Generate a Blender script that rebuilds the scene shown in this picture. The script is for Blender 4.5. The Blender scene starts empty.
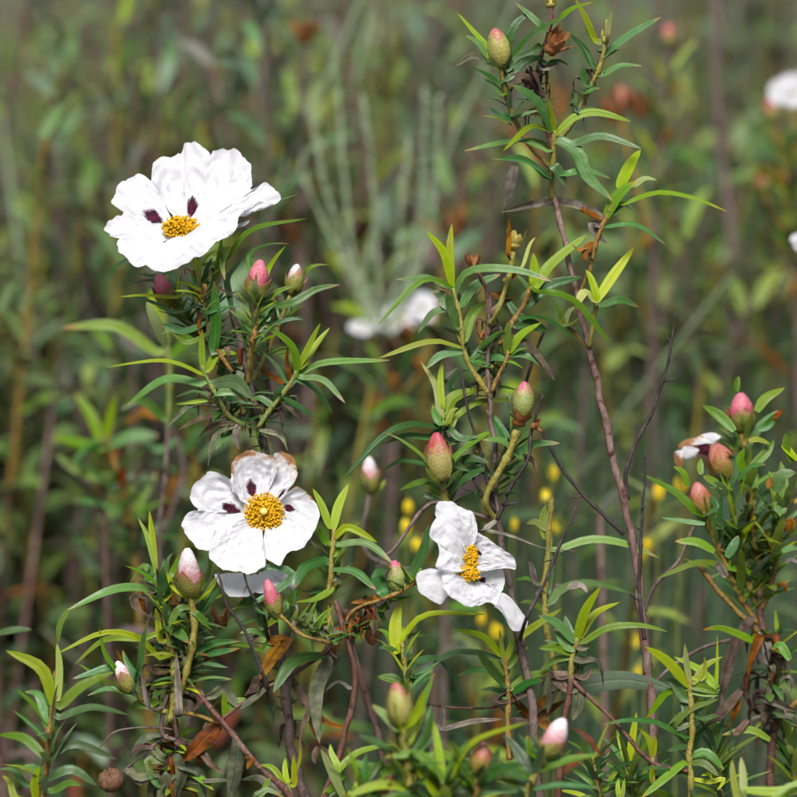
import bpy, math, random
import numpy as np
from mathutils import Vector, noise, Matrix

# ------------------------------------------------------------------ camera, world, sun, exposure
scene = bpy.context.scene
col = scene.collection
PITCH = math.radians(14.0)
D = 1.8                      # metres to the plane of sharp focus
S = 0.0005                   # metres per photo pixel on that plane
CAM = Vector((0.0, 0.0, 1.385))
FWD = Vector((0, math.cos(PITCH), -math.sin(PITCH)))
RIGHT = Vector((1, 0, 0))
UPV = Vector((0, math.sin(PITCH), math.cos(PITCH)))
TOCAM = -FWD

cd = bpy.data.cameras.new('camera')
cam = bpy.data.objects.new('camera', cd)
col.objects.link(cam)
cam.location = CAM
cam.rotation_euler = (math.pi / 2 - PITCH, 0, 0)
cd.sensor_width = 36.0
cd.lens = 36.0 * D / (797 * S)
cd.clip_start = 0.05
cd.clip_end = 500
cd.dof.use_dof = True
cd.dof.focus_distance = D
cd.dof.aperture_fstop = 6.4
cd.dof.aperture_blades = 9
scene.camera = cam

w = bpy.data.worlds.new('World')
scene.world = w
w.use_nodes = True
nt = w.node_tree
nt.nodes.clear()
sky = nt.nodes.new('ShaderNodeTexSky')
sky.sky_type = 'NISHITA'
sky.sun_disc = False
SUN_EL, SUN_AZ = math.radians(60), math.radians(188)
sky.sun_elevation = SUN_EL
sky.sun_rotation = SUN_AZ
sky.air_density = 1.0
sky.dust_density = 4.0
sky.ozone_density = 1.0
bg = nt.nodes.new('ShaderNodeBackground')
bg.inputs['Strength'].default_value = 0.055
wo = nt.nodes.new('ShaderNodeOutputWorld')
nt.links.new(sky.outputs[0], bg.inputs['Color'])
nt.links.new(bg.outputs[0], wo.inputs['Surface'])

sd = bpy.data.lights.new('sun', 'SUN')
sd.energy = 3.3
sd.angle = math.radians(26)
sd.color = (1.0, 0.98, 0.96)
sun = bpy.data.objects.new('sun', sd)
col.objects.link(sun)
# direction towards the sun (sky rotation 0 = +Y, clockwise seen from above)
sv = Vector((math.sin(SUN_AZ) * math.cos(SUN_EL), math.cos(SUN_AZ) * math.cos(SUN_EL), math.sin(SUN_EL)))
sun.rotation_euler = sv.to_track_quat('Z', 'Y').to_euler()
sun.location = (0, 0, 5)

scene.view_settings.view_transform = 'Standard'
scene.view_settings.look = 'None'
scene.view_settings.gamma = 1
scene.view_settings.use_curve_mapping = False
scene.view_settings.exposure = 0.7
scene.cycles.use_denoising = True
scene.cycles.max_bounces = 4
scene.cycles.diffuse_bounces = 2
scene.cycles.transmission_bounces = 3
scene.cycles.glossy_bounces = 2
scene.cycles.use_adaptive_sampling = True
scene.cycles.adaptive_threshold = 0.04
scene.cycles.caustics_reflective = False
scene.cycles.caustics_refractive = False

# ------------------------------------------------------------------ helpers
rng = random.Random(7)

def at(px, py, d=0.0):
    k = S * (D + d) / D
    return CAM + FWD * (D + d) + RIGHT * ((px - 398.5) * k) + UPV * ((398.5 - py) * k)

def pxs(d=0.0):
    return S * (D + d) / D

ORG = {}

def link(o, parent, origin):
    col.objects.link(o)
    ORG[o.name] = origin.copy()
    if parent is not None:
        o.parent = parent
        o.location = origin - ORG[parent.name]
    else:
        o.location = origin
    return o

def mesh_obj(name, verts, faces, mat, parent=None, origin=None, smooth=True, uvs=None, attrs=None, mats=None, midx=None):
    if origin is None:
        origin = Vector(verts[0])
    me = bpy.data.meshes.new(name)
    me.from_pydata([tuple(Vector(v) - origin) for v in verts], [], faces)
    if mats:
        for m in mats: me.materials.append(m)
        if midx is not None: me.polygons.foreach_set('material_index', midx)
    else:
        me.materials.append(mat)
    if smooth:
        me.polygons.foreach_set('use_smooth', [True] * len(me.polygons))
    if uvs is not None:
        uvl = me.uv_layers.new(name='UVMap')
        li = np.empty(len(me.loops), dtype=np.int32)
        me.loops.foreach_get('vertex_index', li)
        uvl.data.foreach_set('uv', np.asarray(uvs, dtype=np.float32)[li].ravel())
    if attrs:
        for k, vals in attrs.items():
            a = me.attributes.new(k, 'FLOAT', 'POINT')
            a.data.foreach_set('value', np.asarray(vals, dtype=np.float32))
    me.update()
    o = bpy.data.objects.new(name, me)
    return link(o, parent, origin)

def thing(name, label, cat, origin, group=None):
    o = bpy.data.objects.new(name, None)
    o.empty_display_size = 0.02
    link(o, None, origin)
    o['label'] = label
    o['category'] = cat
    if group: o['group'] = group
    return o

def ground_z(x, y):
    return 0.03 * noise.noise(Vector((x * 0.9, y * 0.9, 3.1))) + 0.012 * noise.noise(Vector((x * 4, y * 4, 1.7)))

def ground_below(px, d, dx=0.0):
    p = at(px, 797, d)
    return Vector((p.x + dx, p.y, ground_z(p.x + dx, p.y)))

def crom(pts, n):
    """Catmull-Rom resample, n segments evenly over parameter by chord length"""
    P = [Vector(p) for p in pts]
    if len(P) == 2:
        return [P[0].lerp(P[1], i / n) for i in range(n + 1)]
    P = [P[0] * 2 - P[1]] + P + [P[-1] * 2 - P[-2]]
    segs = len(P) - 3
    L = [(P[i + 2] - P[i + 1]).length + 1e-9 for i in range(segs)]
    tot = sum(L)
    out = []
    for i in range(n + 1):
        t = i / n * tot
        k = 0
        while k < segs - 1 and t > L[k]:
            t -= L[k]; k += 1
        u = min(1.0, t / L[k])
        a, b, c, e = P[k], P[k + 1], P[k + 2], P[k + 3]
        out.append(0.5 * ((2 * b) + (c - a) * u + (2 * a - 5 * b + 4 * c - e) * u * u + (3 * b - a - 3 * c + e) * u ** 3))
    return out

# ------------------------------------------------------------------ materials
def new_mat(name):
    m = bpy.data.materials.new(name)
    m.use_nodes = True
    t = m.node_tree
    t.nodes.clear()
    return m, t

class NB:
    """small node-building helper"""
    def __init__(s, t): s.t = t
    def n(s, typ, **kw):
        x = s.t.nodes.new(typ)
        for k, v in kw.items(): setattr(x, k, v)
        return x
    def l(s, a, b): s.t.links.new(a, b)
    def val(s, node, key, v):
        if hasattr(v, 'is_linked') or hasattr(v, 'links'): s.l(v, node.inputs[key])
        else: node.inputs[key].default_value = v
    def math(s, op, a, b=0.0, c=0.0, clamp=False):
        x = s.n('ShaderNodeMath', operation=op); x.use_clamp = clamp
        s.val(x, 0, a); s.val(x, 1, b)
        if op in ('MULTIPLY_ADD', 'SMOOTH_MIN'): s.val(x, 2, c)
        return x.outputs[0]
    def mix(s, f, a, b, blend='MIX'):
        x = s.n('ShaderNodeMix', data_type='RGBA', blend_type=blend)
        s.val(x, 0, f); s.val(x, 6, a); s.val(x, 7, b)
        return x.outputs[2]
    def noise(s, vec, scale, detail=3, rough=0.55):
        x = s.n('ShaderNodeTexNoise')
        x.inputs['Scale'].default_value = scale
        x.inputs['Detail'].default_value = detail
        x.inputs['Roughness'].default_value = rough
        if vec is not None: s.l(vec, x.inputs['Vector'])
        return x.outputs[0]
    def ramp(s, f, stops):
        x = s.n('ShaderNodeValToRGB')
        e = x.color_ramp.elements
        while len(e) < len(stops): e.new(0.5)
        for i, (p, c) in enumerate(stops):
            e[i].position = p; e[i].color = (*c, 1) if len(c) == 3 else c
        s.l(f, x.inputs[0])
        return x.outputs[0]
    def sstep(s, v, lo, hi):
        x = s.n('ShaderNodeMapRange', interpolation_type='SMOOTHSTEP')
        s.val(x, 0, v); x.inputs[1].default_value = lo; x.inputs[2].default_value = hi
        return x.outputs[0]

def c4(c): return (c[0], c[1], c[2], 1.0)

def leaf_mat(name, top, under, rib, rough=0.38, trans=0.25, var=0.35, tipc=None, dead=False, far=False):
    m, t = new_mat(name)
    b = NB(t)
    out = b.n('ShaderNodeOutputMaterial')
    geo = b.n('ShaderNodeNewGeometry')
    oi = b.n('ShaderNodeObjectInfo')
    uv = b.n('ShaderNodeUVMap')
    tc = b.n('ShaderNodeTexCoord')
    sep = b.n('ShaderNodeSeparateXYZ'); b.l(uv.outputs[0], sep.inputs[0])
    rnd = b.math('FRACT', b.math('ADD', b.math('MULTIPLY', geo.outputs['Random Per Island'], 7.13), b.math('MULTIPLY', oi.outputs['Random'], 5.7)))
    hsv = b.n('ShaderNodeHueSaturation')
    au = b.math('ABSOLUTE', sep.outputs[0])
    ribm = b.math('SUBTRACT', 1.0, b.sstep(au, 0.04, 0.2))
    if far:
        nz = nz2 = b.math('FRACT', b.math('MULTIPLY', rnd, 11.3))
    else:
        nz = b.noise(tc.outputs['Object'], 160, 3)
        nz2 = b.noise(tc.outputs['Object'], 700, 2)
    if dead:
        base = b.mix(b.sstep(nz, 0.38, 0.62), c4(top), c4(under))
        colr = b.mix(b.math('MULTIPLY', ribm, 0.35), base, c4(rib))
    else:
        topc = b.mix(b.math('MULTIPLY', ribm, 0.45), c4(top), c4(rib))
        topc = b.mix(b.math('MULTIPLY', b.sstep(nz, 0.45, 0.75), 0.3), topc, c4(under))
        undc = b.mix(b.math('MULTIPLY', ribm, 0.5), c4(under), c4(rib))
        colr = b.mix(geo.outputs['Backfacing'], topc, undc)
    if tipc is not None:
        tm = b.math('MULTIPLY', b.sstep(b.math('ADD', sep.outputs[1], b.math('MULTIPLY', nz, 0.3)), 0.98, 1.16), b.sstep(rnd, 0.35, 0.6))
        colr = b.mix(tm, colr, c4(tipc))
    b.val(hsv, 'Hue', b.math('MULTIPLY_ADD', b.math('FRACT', b.math('MULTIPLY', rnd, 3.7)), 0.045, 0.478))
    b.val(hsv, 'Saturation', b.math('MULTIPLY_ADD', b.math('FRACT', b.math('MULTIPLY', rnd, 5.3)), 0.3, 1.0))
    b.val(hsv, 'Value', b.math('MULTIPLY_ADD', rnd, 2 * var, 1.0 - var))
    b.l(colr, hsv.inputs['Color'])
    bs = b.n('ShaderNodeBsdfPrincipled')
    b.l(hsv.outputs[0], bs.inputs['Base Color'])
    b.val(bs, 'Roughness', b.math('MULTIPLY_ADD', nz2, 0.12, rough + 0.02))
    bs.inputs['Specular IOR Level'].default_value = 0.2 if dead else 0.38
    if not far:
        bmp = b.n('ShaderNodeBump'); bmp.inputs['Strength'].default_value = 0.6; bmp.inputs['Distance'].default_value = 0.0005
        b.l(b.math('ADD', b.math('MULTIPLY', nz, 1.8), b.math('MULTIPLY', ribm, -0.8)), bmp.inputs['Height'])
        b.l(bmp.outputs[0], bs.inputs['Normal'])
    tr = b.n('ShaderNodeBsdfTranslucent')
    tcol = b.mix(0.5, hsv.outputs[0], c4((min(1, rib[0] * 1.2), min(1, rib[1] * 1.2), rib[2] * 0.7)))
    b.l(tcol, tr.inputs['Color'])
    mx = b.n('ShaderNodeMixShader'); mx.inputs[0].default_value = trans
    b.l(bs.outputs[0], mx.inputs[1]); b.l(tr.outputs[0], mx.inputs[2])
    b.l(mx.outputs[0], out.inputs['Surface'])
    return m

LSPEC = {
 'dark': ('leaf_dark_green', (0.042, 0.102, 0.026), (0.13, 0.19, 0.11), (0.10, 0.19, 0.05), 0.36, 0.16, 0.4, (0.22, 0.12, 0.05), False),
 'mid': ('leaf_mid_green', (0.115, 0.200, 0.030), (0.18, 0.25, 0.12), (0.18, 0.28, 0.06), 0.4, 0.28, 0.35, (0.28, 0.18, 0.05), False),
 'light': ('leaf_young_green', (0.29, 0.38, 0.040), (0.27, 0.35, 0.11), (0.35, 0.42, 0.10), 0.45, 0.35, 0.28, None, False),
 'blue': ('leaf_sky_sheen_green', (0.085, 0.160, 0.055), (0.20, 0.26, 0.18), (0.15, 0.24, 0.10), 0.34, 0.2, 0.4, (0.25, 0.2, 0.1), False),  # bluish sky sheen on dark leaves, put into the base colour
 'pale': ('leaf_pale_bud_green', (0.34, 0.39, 0.14), (0.42, 0.46, 0.22), (0.44, 0.47, 0.20), 0.5, 0.35, 0.18, None, False),
 'under': ('leaf_grey_underside', (0.14, 0.18, 0.12), (0.06, 0.14, 0.05), (0.2, 0.26, 0.14), 0.55, 0.2, 0.2, None, False),
 'dead': ('leaf_dead_brown', (0.055, 0.036, 0.026), (0.13, 0.095, 0.070), (0.12, 0.075, 0.045), 0.6, 0.1, 0.45, None, True),
 'grey': ('leaf_dry_grey', (0.12, 0.10, 0.085), (0.23, 0.20, 0.165), (0.09, 0.075, 0.065), 0.5, 0.1, 0.3, None, True),
 'gg': ('leaf_dry_grey_green', (0.070, 0.085, 0.050), (0.15, 0.145, 0.095), (0.10, 0.10, 0.06), 0.5, 0.12, 0.35, None, True),
 'rust': ('leaf_rust', (0.24, 0.085, 0.025), (0.09, 0.038, 0.02), (0.3, 0.15, 0.05), 0.55, 0.2, 0.4, None, True),
 'ochre': ('leaf_ochre', (0.34, 0.20, 0.05), (0.17, 0.085, 0.03), (0.3, 0.15, 0.05), 0.5, 0.25, 0.3, None, True),
}
LM = {k: leaf_mat(v[0], v[1], v[2], v[3], v[4], v[5], v[6], tipc=v[7], dead=v[8]) for k, v in LSPEC.items()}
def muted(c, f, g=1.0):
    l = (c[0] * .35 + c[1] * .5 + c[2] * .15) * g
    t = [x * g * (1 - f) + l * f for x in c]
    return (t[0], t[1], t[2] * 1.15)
# the shrubs farther back use greyer, slightly darker copies of the leaf colours
LMF = {k: leaf_mat(v[0] + '_muted', muted(v[1], .14, .95), muted(v[2], .2, .85), muted(v[3], .2, .9), v[4], v[5] * .8, v[6], dead=v[8], far=True) for k, v in LSPEC.items()}

def stem_mat(name, a, bcol, spots=None, rough=0.6, scale=120, spec=0.35, bump=0.6):
    m, t = new_mat(name); b = NB(t)
    out = b.n('ShaderNodeOutputMaterial'); tc = b.n('ShaderNodeTexCoord'); oi = b.n('ShaderNodeObjectInfo')
    mp = b.n('ShaderNodeMapping'); mp.inputs['Scale'].default_value = (1, 1, 0.3)
    b.l(tc.outputs['Object'], mp.inputs['Vector'])
    n1 = b.noise(mp.outputs[0], scale, 4, 0.65)
    n2 = b.noise(mp.outputs[0], scale * 5, 3, 0.6)
    c = b.mix(b.sstep(n1, 0.36, 0.64), c4(a), c4(bcol))
    if spots is not None:
        n3 = b.noise(tc.outputs['Object'], scale * 1.6, 2, 0.5)
        c = b.mix(b.sstep(n3, 0.56, 0.68), c, c4(spots))
    c = b.mix(b.math('MULTIPLY', n2, 0.5), c, c4([x * 0.45 for x in a]))
    bs = b.n('ShaderNodeBsdfPrincipled'); b.l(c, bs.inputs['Base Color'])
    bs.inputs['Roughness'].default_value = rough
    bs.inputs['Specular IOR Level'].default_value = spec
    bmp = b.n('ShaderNodeBump'); bmp.inputs['Strength'].default_value = bump; bmp.inputs['Distance'].default_value = 0.0012
    b.l(b.math('ADD', n1, n2), bmp.inputs['Height']); b.l(bmp.outputs[0], bs.inputs['Normal'])
    b.l(bs.outputs[0], out.inputs['Surface'])
    return m

SM = {
 'wood': stem_mat('bark_grey_brown', (0.12, 0.078, 0.064), (0.22, 0.165, 0.145), (0.06, 0.038, 0.032), 0.65, 120, .35, 1.0),
 'red': stem_mat('bark_red_brown', (0.12, 0.045, 0.03), (0.20, 0.11, 0.08), (0.05, 0.03, 0.026), 0.5, 120, .35, 1.0),
 'pinkgrey': stem_mat('bark_pinkish_grey', (0.19, 0.10, 0.08), (0.30, 0.21, 0.18), (0.10, 0.035, 0.028), 0.62, 120, .35, 1.0),
 'black': stem_mat('twig_dark', (0.030, 0.022, 0.021), (0.065, 0.050, 0.045), (0.09, 0.075, 0.07), 0.6),
 'yellow': stem_mat('shoot_yellow_green', (0.36, 0.29, 0.05), (0.24, 0.25, 0.045), (0.26, 0.10, 0.03), 0.38, 260, 0.5, 1.0),
 'green': stem_mat('shoot_green', (0.14, 0.21, 0.04), (0.23, 0.26, 0.05), (0.3, 0.22, 0.05), 0.4, 260, 0.5, 0.9),
 'orange': stem_mat('shoot_orange', (0.30, 0.15, 0.03), (0.34, 0.25, 0.05), (0.12, 0.04, 0.02), 0.42, 260, 0.5, 1.0),
 'palestalk': stem_mat('stalk_pale_grey_green', (0.34, 0.42, 0.26), (0.26, 0.36, 0.19), (0.40, 0.42, 0.32), 0.6, 120, 0.3, 0.3),
}

def petal_mat():
    m, t = new_mat('petal_white'); b = NB(t)
    out = b.n('ShaderNodeOutputMaterial'); uv = b.n('ShaderNodeUVMap'); tc = b.n('ShaderNodeTexCoord')
    wi = b.n('ShaderNodeAttribute', attribute_name='wither'); ss = b.n('ShaderNodeAttribute', attribute_name='along')
    n1 = b.noise(tc.outputs['Object'], 130, 4, 0.6)
    n2 = b.noise(tc.outputs['Object'], 420, 3, 0.6)
    n3 = b.noise(tc.outputs['Object'], 900, 3, 0.6)
    av = b.n('ShaderNodeAttribute', attribute_name='acrossf')
    cmb = b.n('ShaderNodeCombineXYZ'); b.l(b.math('MULTIPLY', av.outputs['Fac'], 55.0), cmb.inputs[0]); b.l(b.math('MULTIPLY', ss.outputs['Fac'], 3.5), cmb.inputs[1])
    vein = b.noise(cmb.outputs[0], 1.0, 3, .6)
    ln = b.n('ShaderNodeVectorMath', operation='LENGTH'); b.l(uv.outputs[0], ln.inputs[0])
    r = b.math('ADD', ln.outputs['Value'], b.math('MULTIPLY_ADD', n2, 0.7, -0.35))
    blot = b.math('SUBTRACT', 1.0, b.sstep(b.math('ADD', r, b.math('MULTIPLY_ADD', vein, .9, -.45)), 0.72, 1.08))
    base = b.mix(b.sstep(n1, 0.35, 0.7), (0.81, 0.81, 0.835, 1), (0.74, 0.74, 0.78, 1))
    base = b.mix(b.math('MULTIPLY', b.sstep(vein, .48, .7), .35), base, (0.62, 0.62, 0.68, 1))
    base = b.mix(b.math('SUBTRACT', 1.0, b.sstep(ss.outputs['Fac'], 0.02, 0.16)), base, (0.82, 0.74, 0.35, 1))
    n0 = b.noise(tc.outputs['Object'], 75, 4, .65)
    wf = b.sstep(b.math('MULTIPLY', wi.outputs['Fac'], b.math('ADD', b.math('MULTIPLY_ADD', n0, 3.4, -1.1), b.math('MULTIPLY_ADD', n2, .8, -.4))), 0.30, 0.5)
    base = b.mix(b.math('MULTIPLY', b.sstep(b.math('ADD', wi.outputs['Fac'], b.math('MULTIPLY_ADD', n1, 1.1, -0.55)), 0.2, 0.6), 0.5), base, (0.75, 0.62, 0.5, 1))
    base = b.mix(wf, base, b.mix(n2, (0.32, 0.13, 0.045, 1), (0.60, 0.33, 0.15, 1)))
    c = b.mix(blot, base, b.mix(b.sstep(n2, 0.4, 0.65), (0.030, 0.003, 0.012, 1), (0.11, 0.006, 0.035, 1)))
    bs = b.n('ShaderNodeBsdfPrincipled'); b.l(c, bs.inputs['Base Color'])
    bs.inputs['Roughness'].default_value = 0.65; bs.inputs['Specular IOR Level'].default_value = 0.25
    wv = b.n('ShaderNodeUVMap')
    bmp = b.n('ShaderNodeBump'); bmp.inputs['Strength'].default_value = 0.4; bmp.inputs['Distance'].default_value = 0.0012
    b.l(b.math('ADD', b.math('MULTIPLY', vein, 1.0), b.math('MULTIPLY', b.math('ADD', n2, b.math('MULTIPLY', n3, 0.4)), 0.5)), bmp.inputs['Height']); b.l(bmp.outputs[0], bs.inputs['Normal'])
    tr = b.n('ShaderNodeBsdfTranslucent'); b.l(c, tr.inputs['Color'])
    mx = b.n('ShaderNodeMixShader'); mx.inputs[0].default_value = 0.38
    b.l(bs.outputs[0], mx.inputs[1]); b.l(tr.outputs[0], mx.inputs[2]); b.l(mx.outputs[0], out.inputs['Surface'])
    return m
PETAL = petal_mat()

def simple_mat(name, a, bcol, rough=0.5, scale=300, trans=0.0, spec=0.4, bump=0.3):
    m, t = new_mat(name); b = NB(t)
    out = b.n('ShaderNodeOutputMaterial'); tc = b.n('ShaderNodeTexCoord'); geo = b.n('ShaderNodeNewGeometry')
    n1 = b.noise(tc.outputs['Object'], scale, 3)
    f = b.math('ADD', b.math('MULTIPLY', n1, 0.6), b.math('MULTIPLY', geo.outputs['Random Per Island'], 0.5), clamp=True)
    c = b.mix(f, c4(a), c4(bcol))
    bs = b.n('ShaderNodeBsdfPrincipled'); b.l(c, bs.inputs['Base Color'])
    bs.inputs['Roughness'].default_value = rough; bs.inputs['Specular IOR Level'].default_value = spec
    bmp = b.n('ShaderNodeBump'); bmp.inputs['Strength'].default_value = bump; bmp.inputs['Distance'].default_value = 0.001
    b.l(n1, bmp.inputs['Height']); b.l(bmp.outputs[0], bs.inputs['Normal'])
    sh = bs.outputs[0]
    if trans:
        tr = b.n('ShaderNodeBsdfTranslucent'); b.l(c, tr.inputs['Color'])
        mx = b.n('ShaderNodeMixShader'); mx.inputs[0].default_value = trans
        b.l(sh, mx.inputs[1]); b.l(tr.outputs[0], mx.inputs[2]); sh = mx.outputs[0]
    b.l(sh, out.inputs['Surface'])
    return m

ANTHER = simple_mat('anther_yellow', (0.95, 0.50, 0.006), (0.97, 0.70, 0.02), 0.6, 900, 0.45)
PISTIL = simple_mat('pistil_pale_yellow', (0.80, 0.62, 0.10), (0.85, 0.72, 0.25), 0.6, 900, 0.2)
YELLOW = simple_mat('broom_petal_yellow', (0.84, 0.60, 0.012), (0.88, 0.70, 0.03), 0.5, 300, 0.3)
CAPSULE = simple_mat('seed_capsule_brown', (0.045, 0.022, 0.012), (0.20, 0.10, 0.05), 0.6, 420, 0, 0.3, 0.9)
DRYCAL = simple_mat('dry_calyx_orange', (0.36, 0.14, 0.035), (0.20, 0.08, 0.03), 0.5, 300, 0.15, 0.4, 0.7)
YCAL = simple_mat('old_calyx_yellow', (0.52, 0.40, 0.12), (0.42, 0.36, 0.07), 0.5, 300, 0.2, 0.4, 0.6)

def bud_mat(name, base, mid, tip, m0=0.3, m1=0.75, trans=0.2):
    m, t = new_mat(name); b = NB(t)
    out = b.n('ShaderNodeOutputMaterial'); tc = b.n('ShaderNodeTexCoord'); ss = b.n('ShaderNodeAttribute', attribute_name='along')
    n1 = b.noise(tc.outputs['Object'], 260, 4); n2 = b.noise(tc.outputs['Object'], 900, 3)
    f = b.math('ADD', ss.outputs['Fac'], b.math('MULTIPLY_ADD', n1, 0.9, -0.45), clamp=True)
    c = b.ramp(f, [(0.0, base), (m0, mid), (m1, tip), (1.0, tip)])
    c = b.mix(b.math('MULTIPLY', b.sstep(n2, .4, .7), 0.35), c, c4([x * 0.45 for x in mid]))
    bs = b.n('ShaderNodeBsdfPrincipled'); b.l(c, bs.inputs['Base Color'])
    bs.inputs['Roughness'].default_value = 0.42; bs.inputs['Specular IOR Level'].default_value = 0.5
    bmp = b.n('ShaderNodeBump'); bmp.inputs['Strength'].default_value = 0.7; bmp.inputs['Distance'].default_value = 0.0007
    b.l(n2, bmp.inputs['Height']); b.l(bmp.outputs[0], bs.inputs['Normal'])
    tr = b.n('ShaderNodeBsdfTranslucent'); b.l(c, tr.inputs['Color'])
    mx = b.n('ShaderNodeMixShader'); mx.inputs[0].default_value = trans
    b.l(bs.outputs[0], mx.inputs[1]); b.l(tr.outputs[0], mx.inputs[2]); b.l(mx.outputs[0], out.inputs['Surface'])
    return m

YG, GG_, RED, PINK, WHT = (0.38, 0.32, 0.05), (0.25, 0.27, 0.06), (0.42, 0.06, 0.07), (0.62, 0.22, 0.25), (0.82, 0.80, 0.80)
SEPAL = {
 'tip': bud_mat('sepal_red_only_at_tip', (0.40, 0.36, 0.09), (0.38, 0.36, 0.10), (0.45, 0.14, 0.09), 0.8, 1.0),
 'pink': bud_mat('sepal_olive', (0.36, 0.30, 0.05), (0.27, 0.26, 0.06), (0.38, 0.14, 0.09), 0.45, 0.95),
 'white': bud_mat('sepal_yellow_green', (0.34, 0.30, 0.05), (0.30, 0.29, 0.07), (0.40, 0.16, 0.10), 0.45, 0.98),
 'red': bud_mat('sepal_red_tipped', (0.42, 0.37, 0.10), (0.40, 0.34, 0.11), (0.45, 0.08, 0.07), 0.5, 0.85),
 'green': bud_mat('sepal_green', (0.28, 0.32, 0.08), (0.30, 0.36, 0.10), (0.45, 0.18, 0.12), 0.55, 1.0),
 'orange': bud_mat('sepal_orange', (0.32, 0.27, 0.04), (0.34, 0.22, 0.05), (0.42, 0.12, 0.06), 0.4, 0.75),
}
COROLLA = {
 'tip': bud_mat('bud_petal_rose', (0.38, 0.33, 0.08), (0.40, 0.30, 0.10), (0.6, 0.15, 0.18), 0.6, 0.95),
 'pink': bud_mat('bud_petal_pink', (0.58, 0.20, 0.20), (0.52, 0.10, 0.14), (0.62, 0.20, 0.25), 0.5, 0.9),
 'white': bud_mat('bud_petal_white', (0.66, 0.25, 0.28), (0.72, 0.36, 0.38), (0.84, 0.80, 0.81), 0.45, 0.8, 0.3),
 'red': bud_mat('bud_petal_crimson', (0.40, 0.33, 0.10), (0.44, 0.20, 0.11), (0.5, 0.07, 0.11), 0.5, 0.85),
 'green': bud_mat('bud_petal_magenta', (0.30, 0.34, 0.09), (0.38, 0.34, 0.12), (0.6, 0.12, 0.24), 0.65, 0.95),
 'orange': bud_mat('bud_petal_orange', (0.36, 0.28, 0.06), (0.42, 0.18, 0.07), (0.55, 0.2, 0.18), 0.5, 0.9),
}

# ------------------------------------------------------------------ plant builders
def tube_geo(pts, radii, sides=7, lump=0.0, seed=0.0, cap=True):
    """tapering tube through world points (already resampled)"""
    n = len(pts)
    T = []
    for i in range(n):
        a = pts[max(0, i - 1)]; c = pts[min(n - 1, i + 1)]
        t = (c - a)
        T.append(t.normalized() if t.length > 1e-9 else Vector((0, 0, 1)))
    ref = Vector((1, 0, 0)) if abs(T[0].x) < 0.8 else Vector((0, 1, 0))
    u = (ref - T[0] * ref.dot(T[0])).normalized()
    V, F = [], []
    for i in range(n):
        u = (u - T[i] * u.dot(T[i]))
        u = u.normalized() if u.length > 1e-9 else T[i].orthogonal().normalized()
        v = T[i].cross(u)
        for k in range(sides):
            a = 2 * math.pi * k / sides
            r = radii[i]
            if lump:
                r *= 1 + lump * noise.noise(Vector((math.cos(a) * 1.3 + seed, math.sin(a) * 1.3, i * 0.37 + seed)))
            V.append(pts[i] + u * (math.cos(a) * r) + v * (math.sin(a) * r))
    for i in range(n - 1):
        for k in range(sides):
            k2 = (k + 1) % sides
            F.append((i * sides + k, i * sides + k2, (i + 1) * sides + k2, (i + 1) * sides + k))
    if cap:
        F.append(tuple(range(sides - 1, -1, -1)))
        F.append(tuple((n - 1) * sides + k for k in range(sides)))
    return V, F

_cnt = [0]
AXES = {}
def W(pts, d0=0.0):
    """list of (px,py[,d]) to world"""
    out = []
    for p in pts:
        out.append(at(p[0], p[1], p[2] if len(p) > 2 else d0))
    return out

def stem(th, pts, r0, r1, mat='wood', d=0.0, name='stem', root=False, lump=0.30, sides=8, step=5.0, wob=0.5, parent=None):
    """stem along photo points; r0, r1 in photo px; root carries it on to the ground under the thing"""
    _cnt[0] += 1
    sd_ = _cnt[0] * 1.37
    k = pxs(d)
    if mat in ('wood', 'pinkgrey', 'red'): r0, r1 = r0 * .84, r1 * .84
    P = W(pts, d)
    L = sum((P[i + 1] - P[i]).length for i in range(len(P) - 1))
    n = max(3, int(L / (k * step)))
    Q = crom(P, n)
    R = [(r0 + (r1 - r0) * i / n) * k for i in range(n + 1)]
    for i in range(n + 1):
        q = Q[i]
        Q[i] = q + Vector((noise.noise(Vector((i * 0.21, sd_, 0))), noise.noise(Vector((i * 0.21, sd_, 5))), 0)) * (wob * r0 * k)
        # leaf-scar knots
        R[i] *= 1 + 0.5 * max(0.0, noise.noise(Vector((i * 0.55, sd_, 9))) - 0.2)
        if mat == 'black':
            R[i] *= (1 - .35 * i / n if r1 < r0 else .65 + .35 * i / n) * (1 + .5 * max(0, noise.noise(Vector((i * .9, sd_, 3)))))
        if mat in ('yellow', 'green', 'orange'):
            R[i] *= .82 * (1 + .38 * (abs(math.sin(i * .62 + sd_)) ** 6))
    if root:
        g = ORG[th.name] + Vector((rng.uniform(-.02, .02), rng.uniform(-.02, .02), -0.02))
        p0 = Q[0]
        ext = crom([g, g.lerp(p0, 0.3) + Vector((rng.uniform(-.04, .04), rng.uniform(-.03, .03), 0)), g.lerp(p0, 0.7) + Vector((rng.uniform(-.03, .03), rng.uniform(-.02, .02), 0)), p0], 14)[:-1]
        R = [R[0] * (1.5 - 0.5 * i / 14) for i in range(14)] + R
        Q = ext + Q
    V, F = tube_geo(Q, R, sides, lump, sd_)
    if mat == 'black' and n > 8:
        rf = random.Random(_cnt[0])
        for q_ in range(3):
            i_ = rf.randrange(2, n - 2); t_ = (Q[i_ + 1] - Q[i_ - 1]).normalized()
            sdv = (t_.orthogonal() * rf.uniform(-1, 1) + t_.cross(t_.orthogonal()) * rf.uniform(-1, 1)).normalized()
            e_ = Q[i_] + (sdv * .9 + t_ * .5) * (rf.uniform(4, 16) * k)
            v_, f_ = tube_geo([Q[i_], Q[i_].lerp(e_, .5), e_], [R[i_] * .8, R[i_] * .6, R[i_] * .35], 5)
            o_ = len(V); V = V + v_; F = F + [tuple(a_ + o_ for a_ in g_) for g_ in f_]
    AXES.setdefault(th.name, []).extend(Q)
    return mesh_obj(name, V, F, SM[mat], parent or th, Q[0])

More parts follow.
